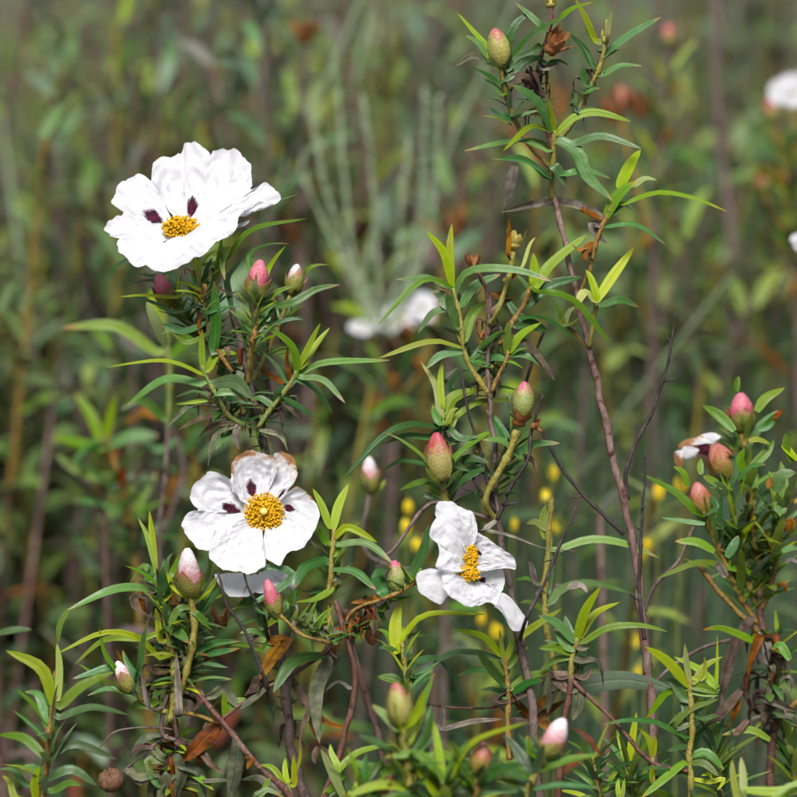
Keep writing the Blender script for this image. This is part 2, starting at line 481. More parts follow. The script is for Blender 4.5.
def leaf_geo(curve, width, N, fold=0.16, roll=0.0, twist=0.0, across=4, wave=0.0, seed=0.0, blunt=0.0):
    n = len(curve) - 1
    V, F, U = [], [], []
    prevS = None
    for i in range(n + 1):
        t = i / n
        a = curve[max(0, i - 1)]; c = curve[min(n, i + 1)]
        T = (c - a).normalized()
        Sd = T.cross(N)
        if Sd.length < 0.15:
            Sd = prevS if prevS is not None else T.cross(UPV)
        Sd.normalize()
        if prevS is not None and Sd.dot(prevS) < 0: Sd = -Sd
        prevS = Sd.copy()
        ang = roll + twist * (t - 0.3)
        Nn = Sd.cross(T).normalized()
        S2 = Sd * math.cos(ang) + Nn * math.sin(ang)
        N2 = Nn * math.cos(ang) - Sd * math.sin(ang)
        wv = width * 0.5 * (math.sin(math.pi * min(1, (0.09 + 0.91 * t) ** 0.9)) ** 0.58 if t < 0.999 else 0.0)
        wv *= 1.03
        if t > 0.999: wv = width * 0.03
        wv += blunt * width * 0.1 * (1 - t)
        for j in range(across + 1):
            u = -1 + 2 * j / across
            h = fold * (abs(u) ** 0.9) - 0.22 * abs(u) ** 5
            h += wave * noise.noise(Vector((t * 4, u * 1.5, seed)))
            V.append(curve[i] + S2 * (u * wv) + N2 * (h * wv))
            U.append((u, t))
    m = across + 1
    for i in range(n):
        for j in range(across):
            F.append((i * m + j, i * m + j + 1, (i + 1) * m + j + 1, (i + 1) * m + j))
    # orientation: front side towards N
    f = F[len(F) // 2]
    nn = (Vector(V[f[1]]) - Vector(V[f[0]])).cross(Vector(V[f[2]]) - Vector(V[f[0]]))
    return V, F, U, nn

def leaf(parent, pts, width, kind='mid', d=0.0, dd=None, roll=None, fold=None, name='leaf', twist=None):
    """leaf along photo points; dd = how much farther the tip lies than the base"""
    _cnt[0] += 1
    r = random.Random(_cnt[0] * 31 + 5)
    L2 = sum(math.hypot(pts[i + 1][0] - pts[i][0], pts[i + 1][1] - pts[i][1]) for i in range(len(pts) - 1)) * pxs(d)
    if dd is None:
        dd = r.uniform(-0.45, 0.45) * L2
    n = len(pts)
    P = [at(p[0], p[1], p[2] if len(p) > 2 else d + dd * (i / (n - 1))) for i, p in enumerate(pts)]
    th_ = parent
    while th_.parent is not None: th_ = th_.parent
    near = min(AXES[th_.name], key=lambda q: (q - P[0]).length_squared)
    gap = (near - P[0]).length / pxs(d)
    if 2.5 < gap < 70:
        # leaf stalk: run the blade's narrow base on to the stem it grows from
        P = [near, near.lerp(P[0], .6) - Vector((0, 0, 0.1 * gap * pxs(d)))] + P if gap > 14 else [near] + P
    C = crom(P, 7 if len(P) < 4 else 10)
    deadk = kind in ('dead', 'grey', 'gg', 'rust', 'ochre')
    if roll is None: roll = r.uniform(-0.45, 0.45)
    if fold is None: fold = r.uniform(0.15, 0.6) if not deadk else r.uniform(0.2, 0.9)
    if twist is None: twist = r.uniform(-0.5, 0.5) if not deadk else r.uniform(-1.8, 1.8)
    N = (TOCAM * 0.72 + Vector((0, 0, 1)) * 0.70).normalized()
    V, F, U, nn = leaf_geo(C, width * 0.86 * pxs(d), N, fold, roll, twist, wave=0.12 if not deadk else 0.6, seed=_cnt[0] * 0.7)
    if nn.dot(N) < 0: F = [tuple(reversed(f)) for f in F]
    if kind == 'under': pass
    return mesh_obj(name, V, F, LM[kind], parent, C[0], uvs=U)

def leaves(parent, rows, d=0.0):
    for row in rows:
        pts, wd, kind = row[0], row[1], row[2]
        kw = row[3] if len(row) > 3 else {}
        leaf(parent, pts, wd, kind, kw.pop('d', d), **kw)

def fill(parent, axis, n, lmin, lmax, kinds, d=0.0, wr=0.17, up=0.45, seed=1, t0=0.0, t1=1.0, droop=0.14):
    """extra opposite leaves around a photo-space axis, spreading in all directions incl. depth"""
    r = random.Random(seed)
    n = int(n * 2.0); wr *= .72
    P = W(axis, d)
    C = crom(P, 30)
    az = r.uniform(0, 6.28)
    for i in range(n):
        t = t0 + (t1 - t0) * (i + r.uniform(0, .8)) / n
        b = C[min(30, int(t * 30))]
        az += math.pi if i % 2 else math.pi / 2 + r.uniform(-.5, .5)
        L = r.uniform(lmin, lmax) * pxs(d)
        el = up + r.uniform(-0.35, 0.45) + 0.5 * t
        dirv = Vector((math.cos(az) * math.cos(el), math.sin(az) * math.cos(el), math.sin(el)))
        dr = droop * r.uniform(0.2, 1.4)
        mid = b + dirv * (L * 0.5) + Vector((0, 0, 0.04 * L))
        tip = b + dirv * L + Vector((0, 0, -dr * L * 0.5))
        kind = r.choice(kinds)
        deadk = kind in ('dead', 'grey', 'gg', 'rust', 'ochre')
        if deadk:
            tip = b + dirv * (L * 0.55) + Vector((0, 0, -L * r.uniform(.2, .7)))
        _cnt[0] += 1
        N = Vector((0, 0, 1)) + TOCAM * 0.15
        Cv = crom([b, mid, tip], 7)
        V, F, U, nn = leaf_geo(Cv, L * wr * r.uniform(.8, 1.3), N.normalized(), r.uniform(.05, .4) if not deadk else r.uniform(.3, 1.0), r.uniform(-.5, .5),
                               r.uniform(-.5, .5) if not deadk else r.uniform(-2, 2), wave=0.1 if not deadk else 0.5, seed=_cnt[0] * .7)
        if nn.z < 0: F = [tuple(reversed(f)) for f in F]
        mesh_obj('leaf', V, F, LM[kind], parent, b, uvs=U)

def frame_of(axis):
    z = axis.normalized()
    x = (RIGHT - z * z.dot(RIGHT))
    x = x.normalized() if x.length > 1e-3 else z.orthogonal().normalized()
    return x, z.cross(x), z

def bud(th, base, tip, width, kind='pink', d=0.0, dd=0.0, cover=0.7, nsep=3, seed=0, parent=None):
    """flower bud: twisted corolla with overlapping sepals"""
    r = random.Random(seed + 11)
    B = at(base[0], base[1], d); Tp = at(tip[0], tip[1], d + dd)
    Tp = B.lerp(Tp, .93)
    H = (Tp - B).length; x, y, z = frame_of(Tp - B)
    R = width * 0.47 * pxs(d)
    def prof(t):
        return R * (math.sin(math.pi * (0.10 + 0.86 * t) ** 0.84) ** 0.64) if t < 0.985 else R * 0.2
    V, F, A = [], [], []
    nz, na = 12, 16
    for i in range(nz + 1):
        t = i / nz
        for k in range(na):
            a = 2 * math.pi * k / na + 1.3 * t
            rr = prof(t) * 0.92 * (1 + 0.11 * t * math.sin(3 * (a) + 5 * t) + 0.16 * noise.noise(Vector((math.cos(a) * 1.5, math.sin(a) * 1.5, t * 3 + seed))))
            V.append(B + z * (t * H) + x * (math.cos(a) * rr) + y * (math.sin(a) * rr)); A.append(t)
    for i in range(nz):
        for k in range(na):
            k2 = (k + 1) % na
            F.append((i * na + k, i * na + k2, (i + 1) * na + k2, (i + 1) * na + k))
    F.append(tuple(nz * na + k for k in range(na)))
    F.append(tuple(range(na - 1, -1, -1)))
    bo = mesh_obj('bud', V, F, COROLLA[kind], parent or th, B, attrs={'along': A})
    off = r.uniform(0, 6.28)
    for q in range(nsep):
        V, F, A = [], [], []
        span = 2.7 * r.uniform(.85, 1.1); cv = cover * r.uniform(.86, 1.12)
        a0 = off + q * 2 * math.pi / nsep
        nu, nv = 8, 8
        for i in range(nu + 1):
            t = i / nu
            hw = span * 0.5 * (1 - t ** 2.0) + 0.03
            for j in range(nv + 1):
                a = a0 + hw * (-1 + 2 * j / nv) + 0.35 * t
                rr = prof(min(0.97, t * cv)) * (1.07 + 0.16 * (j / nv - .5) + 0.22 * (t ** 4)) + R * (0.10 * noise.noise(Vector((a * 2.2, t * 3, seed + q))) + .05 * math.sin(a * 9 + q) * (1 - t))
                V.append(B + z * (t * cv * H - 0.02 * H) + x * (math.cos(a) * rr) + y * (math.sin(a) * rr)); A.append(t)
        for i in range(nu):
            for j in range(nv):
                m = nv + 1
                F.append((i * m + j, i * m + j + 1, (i + 1) * m + j + 1, (i + 1) * m + j))
        mesh_obj('sepal', V, F, SEPAL[kind], bo, V[nv // 2], attrs={'along': A})
    for q in range(4):
        a = off + q * 1.57 + r.uniform(-.4, .4)
        dr = x * math.cos(a) + y * math.sin(a)
        b0 = B - z * (R * r.uniform(.3, .9)) + dr * (R * .25)
        ln = H * r.uniform(.45, .85)
        tip_ = b0 + (dr * r.uniform(.5, .9) + z * r.uniform(.5, 1.0)).normalized() * ln
        V, F, U, nn = leaf_geo(crom([b0, b0.lerp(tip_, .5) + dr * (.15 * ln), tip_], 6), R * r.uniform(.4, .62), z - dr * .3, r.uniform(.2, .6), r.uniform(-.4, .4), r.uniform(-.5, .5), wave=.1, seed=seed + q)
        mesh_obj('bract', V, F, LM[r.choice(['mid', 'light', 'mid', 'dark'])], bo, b0, uvs=U)
    # short swollen receptacle
    V, F = tube_geo([B - z * (R * 0.35), B - z * (R * .1), B + z * (R * 0.25), B + z * (R * .5)], [R * .40, R * .62, R * .78, R * .7], 8, 0.1, seed)
    mesh_obj('receptacle', V, F, SM['yellow'], bo, B)
    return bo

def petal(parent, base, rim, fc, axis, d0, bulge=-0.1, L=None, blotch=None, crk=1.0, seed=0, wither=None, base_d=0.0, lift=0.0, nu=36, nv=46, name='petal', cup=0.0):
    """petal patch: base point and rim in photo px (rim point may carry own extra depth, metres).
    Depth of the rim follows the flower's tilted disc; axis=(right,up,tocam)."""
    k = pxs(d0)
    ax = RIGHT * axis[0] + UPV * axis[1] + TOCAM * axis[2]
    ax.normalize()
    def disc(p):
        dx, dy = (p[0] - fc[0]) * k, (fc[1] - p[1]) * k
        dep = (axis[0] * dx + axis[1] * dy) / axis[2]
        return dep
    B = at(base[0], base[1], d0 + disc(base) * 0.6 + base_d)
    Rp = [at(p[0], p[1], d0 + disc(p) - cup + (p[2] if len(p) > 2 else 0.0)) for p in rim]
    R = crom(Rp, nv)
    V, F, U, A, Wt = [], [], [], [], []
    Lm = sum((q - B).length for q in R) / len(R)
    bs, bv, sv_, vv_ = blotch if blotch else (9, .5, .1, .1)
    for i in range(nu + 1):
        s = 0.05 + 0.95 * i / nu
        for j in range(nv + 1):
            v = j / nv
            # narrow claw: keep early part narrow-ish
            p = B.lerp(R[j], s)
            c = R[nv // 2]
            p = p + ax * (bulge * Lm * math.sin(math.pi * s) + lift * Lm * s * s)
            e = min(1.0, 1.6 * s)
            cr = crk * Lm * e
            p = p + ax * cr * (0.060 * noise.noise(Vector((v * 4.5 + seed * 3.1, s * 1.4, seed))) +
                               0.055 * (0.5 - abs(noise.noise(Vector((v * 9 + seed, s * 3.2, seed * 2.2)))) * 2) * min(1, s * 1.3) +
                               0.034 * (0.5 - abs(noise.noise(Vector((v * 15 + seed, s * 7, seed * 1.2)))) * 2) +
                               0.020 * (0.5 - abs(noise.noise(Vector((v * 27 + seed, s * 15, seed * 1.9)))) * 2))
            tang = (R[min(nv, j + 1)] - R[max(0, j - 1)])
            if tang.length > 1e-9:
                tang.normalize()
                p = p + tang * (crk * Lm * 0.02 * s * noise.noise(Vector((v * 9, s * 6 + seed, 4.4))))
            if s > 0.9:
                p = p + (R[j] - B).normalized() * (Lm * (s - 0.9) * 10 * (.045 * noise.noise(Vector((v * 9, seed, 7.7))) + .035 * noise.noise(Vector((v * 26, seed, 1.7)))))
            V.append(p); A.append(s)
            U.append(((v - bv) / vv_, (s - bs) / sv_))
            Wt.append(0.0 if wither is None else max(0.0, (s - wither[0]) / (1 - wither[0])) * (1.0 if wither[1] <= v <= wither[2] else 0.25))
    m = nv + 1
    for i in range(nu):
        for j in range(nv):
            F.append((i * m + j, i * m + j + 1, (i + 1) * m + j + 1, (i + 1) * m + j))
    return mesh_obj(name, V, F, PETAL, parent, V[m // 2], uvs=U, attrs={'along': A, 'wither': Wt, 'acrossf': [j / nv for i in range(nu + 1) for j in range(nv + 1)]})

def blob_geo(c, r, axis=None, stretch=1.0, seed=0, lump=0.25, sub=1):
    """small lumpy ellipsoid, low poly"""
    nz, na = (3, 5) if sub == 1 else (7, 10)
    x, y, z = frame_of(axis if axis is not None else Vector((0, 0, 1)))
    V, F = [], []
    V.append(c - z * r * stretch)
    for i in range(1, nz):
        th_ = math.pi * i / nz
        for k in range(na):
            a = 2 * math.pi * k / na
            q = r * (1 + lump * noise.noise(Vector((a, th_ * 1.7, seed))))
            V.append(c - z * (math.cos(th_) * q * stretch) + x * (math.sin(th_) * math.cos(a) * q) + y * (math.sin(th_) * math.sin(a) * q))
    V.append(c + z * r * stretch)
    for k in range(na):
        F.append((0, 1 + (k + 1) % na, 1 + k))
    for i in range(nz - 2):
        for k in range(na):
            a, b_ = 1 + i * na + k, 1 + i * na + (k + 1) % na
            F.append((a, b_, b_ + na, a + na))
    e = len(V) - 1; o = 1 + (nz - 2) * na
    for k in range(na):
        F.append((o + k, o + (k + 1) % na, e))
    return V, F

def merge(geos):
    V, F = [], []
    for v, f in geos:
        o = len(V); V += v; F += [tuple(i + o for i in q) for q in f]
    return V, F

def stamens(parent, fc, axis, d0, rx, ry, n, hgt, seed=0, pistil=True, ar=1.5):
    """bunch of anthers on filaments over an ellipse (photo px) round the flower centre"""
    r = random.Random(seed)
    k = pxs(d0)
    ax = (RIGHT * axis[0] + UPV * axis[1] + TOCAM * axis[2]).normalized()
    c0 = at(fc[0], fc[1], d0)
    g = []
    for i in range(n):
        q = math.sqrt((i + 0.5) / n); a = i * 2.39996 + r.uniform(-.3, .3)
        u, v = math.cos(a) * q * rx * k, math.sin(a) * q * ry * k
        h = hgt * k * (1.0 - 0.45 * q * q + r.uniform(-.2, .2))
        foot = c0 + RIGHT * (u * .3) + UPV * (v * .3)
        head = c0 + RIGHT * u + UPV * v + ax * h + Vector((r.uniform(-1, 1), r.uniform(-1, 1), r.uniform(-1, 1))) * (1.5 * k)
        g.append(tube_geo([foot, foot.lerp(head, .5) + ax * (0.05 * h), head], [0.25 * k, .22 * k, .2 * k], 3, cap=False))
        g.append(blob_geo(head, ar * k * r.uniform(.8, 1.25), (head - foot) + Vector((r.uniform(-1, 1), r.uniform(-1, 1), r.uniform(-1, 1))) * 0.01, 1.35, i, .3))
    dx_, dy_ = frame_of(ax)[:2]
    dv, df = blob_geo(c0, 1.0, ax, 1.0, seed, .1, 2)
    # yellow dome added under the anthers so no dark shade shows between them
    dv = [c0 + RIGHT * ((q - c0).dot(RIGHT) * rx * .86 * k) + UPV * ((q - c0).dot(UPV) * ry * .86 * k) + ax * (max(-.2, (q - c0).dot(ax)) * hgt * .85 * k) for q in dv]
    g.append((dv, df))
    V, F = merge(g)
    o = mesh_obj('stamens', V, F, ANTHER, parent, c0)
    o['kind'] = 'stuff'
    if pistil:
        V, F = blob_geo(c0 + ax * (hgt * 1.5 * k), 3.9 * k, ax, .6, seed, .12, 2)
        mesh_obj('pistil', V, F, PISTIL, parent, c0 + ax * (hgt * k))

def flower_root(th, fc, axis, d0, r=5):
    """receptacle + sepals cup: the flower part that parents petals"""
    k = pxs(d0)
    ax = (RIGHT * axis[0] + UPV * axis[1] + TOCAM * axis[2]).normalized()
    c = at(fc[0], fc[1], d0)
    V, F = tube_geo([c - ax * (10 * k), c - ax * (5 * k), c - ax * (1 * k), c + ax * (1 * k)], [2.5 * k, 4 * k, r * k, r * .6 * k], 10)
    return mesh_obj('flower', V, F, SM['yellow'], th, c)

def dry_star(th, c, r, d, mat, n=8, seed=0, name='dry_calyx', up=(0, 1, 0.25), parent=None, spread=0.9):
    """dried calyx: cup with ragged pointed lobes, one part with lobe sub-parts"""
    rr_ = random.Random(seed + 3)
    k = pxs(d); C = at(c[0], c[1], d)
    ax = (RIGHT * up[0] + UPV * up[1] + TOCAM * up[2]).normalized(); x, y, z = frame_of(ax)
    R = r * k
    V, F = blob_geo(C, R * .55, z, .9, seed, .4, 2)
    o = mesh_obj(name, V, F, mat, parent or th, C)
    for i in range(n):
        a = 2 * math.pi * i / n + rr_.uniform(-.3, .3)
        dr = x * math.cos(a) + y * math.sin(a)
        sp = spread * rr_.uniform(.5, 1.3)
        b = C + dr * (R * .4) - z * (R * .15)
        mid = C + dr * (R * (.5 + .35 * sp)) + z * (R * .55)
        tip = C + dr * (R * (.35 + .75 * sp)) + z * (R * rr_.uniform(.9, 1.5))
        V, F, U, nn = leaf_geo(crom([b, mid, tip], 5), R * .55, -dr, .5, 0, rr_.uniform(-1, 1), across=2, wave=.4, seed=i + seed)
        mesh_obj('sepal', V, F, mat, o, b, uvs=U)
    return o

# ================================================================== GROUND
def ground_mat():
    m, t = new_mat('ground_litter'); b = NB(t)
    out = b.n('ShaderNodeOutputMaterial'); tc = b.n('ShaderNodeTexCoord')
    n1 = b.noise(tc.outputs['Object'], 2.2, 5, .6); n2 = b.noise(tc.outputs['Object'], 28, 4, .65); n3 = b.noise(tc.outputs['Object'], 120, 3, .6)
    c = b.ramp(n2, [(0.25, (0.045, 0.033, 0.024)), (0.5, (0.12, 0.095, 0.075)), (0.75, (0.22, 0.19, 0.16))])
    c = b.mix(b.math('MULTIPLY', b.sstep(n1, 0.45, 0.6), 0.6), c, (0.085, 0.115, 0.045, 1))
    c = b.mix(b.math('MULTIPLY', n3, 0.4), c, (0.06, 0.045, 0.035, 1))
    bs = b.n('ShaderNodeBsdfPrincipled'); b.l(c, bs.inputs['Base Color']); bs.inputs['Roughness'].default_value = 0.9
    bmp = b.n('ShaderNodeBump'); bmp.inputs['Strength'].default_value = 0.8; bmp.inputs['Distance'].default_value = 0.02
    b.l(b.math('ADD', n2, n3), bmp.inputs['Height']); b.l(bmp.outputs[0], bs.inputs['Normal'])
    b.l(bs.outputs[0], out.inputs['Surface'])
    return m

nG = 130
ax_ = [math.copysign(abs(u) ** 2.6 * 120, u) for u in np.linspace(-1, 1, nG)]
GV, GF = [], []
for j in range(nG):
    for i in range(nG):
        x, y = ax_[i], ax_[j] + 3.0
        far = max(0.0, math.hypot(x, y) - 14)
        GV.append(Vector((x, y, ground_z(x, y) * min(1, 1) + 0.02 * far * (0.6 + 0.5 * noise.noise(Vector((x * .05, y * .05, 0)))))))
for j in range(nG - 1):
    for i in range(nG - 1):
        GF.append((j * nG + i, j * nG + i + 1, (j + 1) * nG + i + 1, (j + 1) * nG + i))
gr = mesh_obj('ground', GV, GF, ground_mat(), None, Vector((0, 0, 0)))
gr['kind'] = 'structure'

# ================================================================== BACKGROUND THICKET
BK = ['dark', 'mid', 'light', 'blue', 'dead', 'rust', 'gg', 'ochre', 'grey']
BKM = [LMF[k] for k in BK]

def bg_shrub(seed, n_sh=26, spread=.32, leaf_len=.043, dead=.25, young=.25):
    """unit-height shrub: woody stems, leaf tufts that differ from shoot to shoot. returns mesh datas"""
    r = random.Random(seed)
    sg, V, F, U, M = [], [], [], [], []
    sm_ = []
    def add(kind, curve, wd, N, **k):
        v, f, u, nn = leaf_geo(curve, wd, N, r.uniform(.1, .5), r.uniform(-.6, .6), r.uniform(-.6, .6), across=2, **k)
        if nn.dot(N) < 0: f = [tuple(reversed(q)) for q in f]
        o = len(V); V.extend(v); U.extend(u)
        F.extend([tuple(i + o for i in q) for q in f]); M.extend([BK.index(kind)] * len(f))
    for s in range(n_sh):
        a = r.uniform(0, 6.28); q = math.sqrt(r.random())
        top = Vector((math.cos(a) * q * spread * 1.25, math.sin(a) * q * spread * 1.25, r.uniform(.40, 1.0) * (1.0 - .25 * q)))
        b = Vector((math.cos(a) * .05 * q, math.sin(a) * .05 * q, -.03))
        mid = b.lerp(top, .5) + Vector((math.cos(a), math.sin(a), 0)) * (.40 * q * spread) + Vector((r.uniform(-.09, .09), r.uniform(-.09, .09), 0))
        C = crom([b, mid, top], 16)
        tg = tube_geo([C[i] for i in range(0, 17, 2)], [(.0040 - .0022 * i / 8) for i in range(9)], 4, cap=False)
        x = r.random()
        deadshoot = x < dead * .6
        tipk = r.choice(['light', 'mid']) if r.random() < young * 2 else r.choice(['mid', 'blue', 'dark'])
        midk = r.choice([['blue', 'blue', 'mid'], ['dark', 'dark', 'blue'], ['mid', 'dark'], ['blue', 'gg'], ['dark', 'rust'], ['gg', 'grey']])
        lowk = r.choice([['rust', 'dead'], ['dead', 'gg'], ['rust', 'dead'], ['grey', 'gg'], ['dead', 'rust'], ['grey', 'dead'], ['dark', 'dead']])
        woody = r.choice([0, 0, 1]); topm = r.choice([2, 4, 4, 0, 0])
        for i in range(8):
            sm_.extend([topm if i > 5 and not deadshoot else woody] * 4)
        sg.append(tg)
        az = r.uniform(0, 6.28)
        nl = r.randint(32, 44) if not deadshoot else r.randint(5, 10)
        for i in range(nl):
            t = 1 - (i / nl) ** 1.05 * .88
            p = C[min(16, int(t * 16))].lerp(C[min(16, int(t * 16) + 1)], (t * 16) % 1)
            az += math.pi if i % 2 else math.pi / 2 + r.uniform(-.4, .4)
            L = leaf_len * r.uniform(.7, 1.2)
            fr = i / nl
            el = .60 - .8 * fr + r.uniform(-.35, .35) if fr < .6 else r.uniform(-.7, .3)
            dv = Vector((math.cos(az) * math.cos(el), math.sin(az) * math.cos(el), math.sin(el)))
            tip = p + dv * L + Vector((0, 0, -.15 * L))
            if deadshoot: kind = r.choice(['dead', 'rust', 'gg', 'dead'])
            elif fr < .34: kind = tipk
            elif fr < .7: kind = r.choice(midk)
            else: kind = r.choice(lowk)
            add(kind, crom([p, p + dv * (L * .5) + Vector((0, 0, .05 * L)), tip], 3), L * r.uniform(.16, .25), Vector((0, 0, 1)))
    for s in range(12):
        a = r.uniform(0, 6.28); q = r.uniform(.1, .5)
        b = Vector((math.cos(a) * .1, math.sin(a) * .1, r.uniform(0, .5)))
        e = b + Vector((math.cos(a + r.uniform(-1, 1)) * q * .6, math.sin(a + r.uniform(-1, 1)) * q * .6, r.uniform(.05, .45)))
        tg = tube_geo(crom([b, b.lerp(e, .5) + Vector((r.uniform(-.03, .03), r.uniform(-.03, .03), .02)), e], 8), [.0032 - .0002 * i for i in range(9)], 4, cap=False)
        sg.append(tg); sm_.extend([r.choice([0, 1, 3, 3])] * len(tg[1]))
    sv_, sf_ = merge(sg)
    m1 = bpy.data.meshes.new('stems'); m1.from_pydata([tuple(v) for v in sv_], [], sf_); 
    for k in ('wood', 'pinkgrey', 'orange', 'palestalk', 'yellow'): m1.materials.append(SM[k])
    m1.polygons.foreach_set('material_index', sm_)
    m1.polygons.foreach_set('use_smooth', [True] * len(m1.polygons))
    m2 = bpy.data.meshes.new('foliage'); m2.from_pydata([tuple(v) for v in V], [], F)
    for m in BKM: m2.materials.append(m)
    m2.polygons.foreach_set('material_index', M); m2.polygons.foreach_set('use_smooth', [True] * len(m2.polygons))
    uvl = m2.uv_layers.new(name='UVMap')
    li = np.empty(len(m2.loops), dtype=np.int32); m2.loops.foreach_get('vertex_index', li)
    uvl.data.foreach_set('uv', np.asarray(U, dtype=np.float32)[li].ravel())
    return m1, m2

PROTO = [bg_shrub(100 + i, n_sh=[50, 58, 54, 62, 48, 56][i], spread=[.30, .36, .28, .40, .26, .33][i], dead=[.45, .3, .7, .4, .25, .6][i], young=[.12, .2, .1, .16, .25, .12][i]) for i in range(6)]

def mesh_arrays(me):
    co = np.empty(len(me.vertices) * 3, np.float32); me.vertices.foreach_get('co', co)
    li = np.empty(len(me.loops), np.int32); me.loops.foreach_get('vertex_index', li)
    mi = np.empty(len(me.polygons), np.int32); me.polygons.foreach_get('material_index', mi)
    uv = np.zeros(len(me.loops) * 2, np.float32)
    if me.uv_layers: me.uv_layers[0].data.foreach_get('uv', uv)
    return co.reshape(-1, 3), li, mi, uv

PARR = []
for m1, m2 in PROTO:
    a, b_ = mesh_arrays(m1), mesh_arrays(m2)
    PARR.append((np.vstack([a[0], b_[0]]), np.concatenate([a[1], b_[1] + len(a[0])]), np.concatenate([a[2] + len(BK), b_[2]]), np.concatenate([a[3], b_[3]])))
MASS = {}

def place_shrub(px, top_py, d, proto, key, rz):
    """one shrub of the blurred mass behind: collected per mass, top of the plant seen at (px, top_py)"""
    top = at(px, top_py, d)
    gz = ground_z(top.x, top.y)
    h = max(.25, top.z - gz)
    co = PARR[proto][0]
    c, s = math.cos(rz), math.sin(rz); q = h ** .8
    x = (co[:, 0] * c - co[:, 1] * s) * q + top.x; y = (co[:, 0] * s + co[:, 1] * c) * q + top.y
    MASS.setdefault(key, []).append((np.stack([x, y, co[:, 2] * h + gz], 1), proto))

def build_mass(key, label):
    V, L, Mi, Uv, o = [], [], [], [], 0
    for co, pr in MASS[key]:
        V.append(co); L.append(PARR[pr][1] + o); Mi.append(PARR[pr][2]); Uv.append(PARR[pr][3]); o += len(co)
    V, L, Mi, Uv = np.vstack(V), np.concatenate(L), np.concatenate(Mi), np.concatenate(Uv)
    me = bpy.data.meshes.new('thicket')
    me.vertices.add(len(V)); me.vertices.foreach_set('co', V.astype(np.float32).ravel())
    me.loops.add(len(L)); me.loops.foreach_set('vertex_index', L.astype(np.int32))
    n = len(L) // 4
    me.polygons.add(n); me.polygons.foreach_set('loop_start', np.arange(0, 4 * n, 4, dtype=np.int32)); me.polygons.foreach_set('loop_total', np.full(n, 4, np.int32))
    for m in BKM + [SM[k] for k in ('wood', 'pinkgrey', 'orange', 'palestalk', 'yellow')]: me.materials.append(m)
    me.polygons.foreach_set('material_index', Mi.astype(np.int32)); me.polygons.foreach_set('use_smooth', [True] * n)
    uvl = me.uv_layers.new(name='UVMap'); uvl.data.foreach_set('uv', Uv)
    me.update(calc_edges=True); me.validate()
    ob = bpy.data.objects.new('thicket', me); col.objects.link(ob)
    ob['kind'] = 'stuff'; ob['label'] = label; ob['category'] = 'thicket'

rb = random.Random(42)
GL = ['brown-green blurred thicket behind the upper left flower', 'dark shaded thicket behind the lower left sprig and seed capsule',
      'grey-green blurred thicket behind the tall bare-stemmed rockrose', 'blurred thicket behind the bushy rockrose at the right edge',
      'distant soft brown-green thicket along the top edge']
# near thicket on the left
for px, py, d, g in [(-150, 60, 1.0, 1), (-40, 250, 0.85, 1), (20, -210, 1.1, 0), (95, -50, 0.95, 0), (175, -230, 1.2, 0), (250, -130, 1.0, 0), (-90, -210, 1.3, 0), (330, -200, 1.5, 0), (60, 420, 0.8, 1), (-60, 520, 0.75, 1), (165, 330, 0.85, 1), (-220, -20, 1.0, 1), (240, 480, 0.8, 1), (300, 160, 1.0, 0), (330, 600, 0.85, 1), (120, 560, 0.8, 1), (410, -60, 1.7, 2), (470, -220, 1.9, 2), (220, 30, 1.3, 0), (10, -20, 1.0, 0), (352, 320, 0.66, 0), (385, 345, 0.8, 0), (425, 330, 0.95, 2), (60, -150, 0.85, 0), (140, -110, 0.8, 0), (280, -180, 0.9, 0), (215, -60, 0.85, 0), (480, -110, 1.3, 2), (560, -50, 1.7, 2), (640, -130, 1.6, 2), (20, 300, 0.9, 1), (110, -200, 0.85, 0), (30, -80, 0.8, 0), (330, -150, 0.95, 0), (440, -210, 1.1, 2), (600, -210, 1.3, 2), (690, -110, 1.7, 2), (270, 80, 0.8, 0), (80, 300, 0.85, 1), (180, 10, 0.8, 0), (150, -200, 0.78, 0), (-20, -160, 0.8, 0), (400, -160, 1.05, 0), (500, -150, 1.15, 2), (230, -170, 0.9, 0), (70, -150, 0.95, 0), (320, -120, 0.8, 0)]:
    place_shrub(px, py, d, rb.randrange(6), g, rb.uniform(0, 6.28))
# right edge
for px, py, d in [(770, -60, 1.05), (720, -140, 1.3), (850, -120, 1.2), (900, 150, .8), (850, 260, .8), (960, 60, 1.0), (700, -70, 1.9), (830, 430, .7)]:
    place_shrub(px, py, d, rb.randrange(6), 3, rb.uniform(0, 6.28))
# far rows
for d, n, lo, hi in [(1.7, 5, -200, 0), (2.4, 6, -240, -40), (3.4, 6, -280, -60), (5.0, 6, -320, -120)]:
    for i in range(n):
        px = -250 + 1300 * (i + rb.uniform(.1, .9)) / n
        if d < 2.4 and 480 < px < 680: continue
        g = 4
        place_shrub(px, rb.uniform(lo, hi), d + rb.uniform(-.2, .3), rb.randrange(6), g, rb.uniform(0, 6.28))

for k in range(5): build_mass(k, GL[k])

# ------------------------------------------------------------------ tall fine grass
def grass_mat():
    m, t = new_mat('grass_grey_green'); b = NB(t)
    out = b.n('ShaderNodeOutputMaterial'); geo = b.n('ShaderNodeNewGeometry')
    c = b.ramp(geo.outputs['Random Per Island'], [(0.0, (0.060, 0.160, 0.065)), (0.4, (0.105, 0.220, 0.095)), (0.7, (0.18, 0.28, 0.16)), (0.88, (0.28, 0.31, 0.23)), (1.0, (0.30, 0.25, 0.20))])
    bs = b.n('ShaderNodeBsdfPrincipled'); b.l(c, bs.inputs['Base Color']); bs.inputs['Roughness'].default_value = .5
    tr = b.n('ShaderNodeBsdfTranslucent'); b.l(c, tr.inputs['Color'])
    mx = b.n('ShaderNodeMixShader'); mx.inputs[0].default_value = .35
    b.l(bs.outputs[0], mx.inputs[1]); b.l(tr.outputs[0], mx.inputs[2]); b.l(mx.outputs[0], out.inputs['Surface'])
    return m

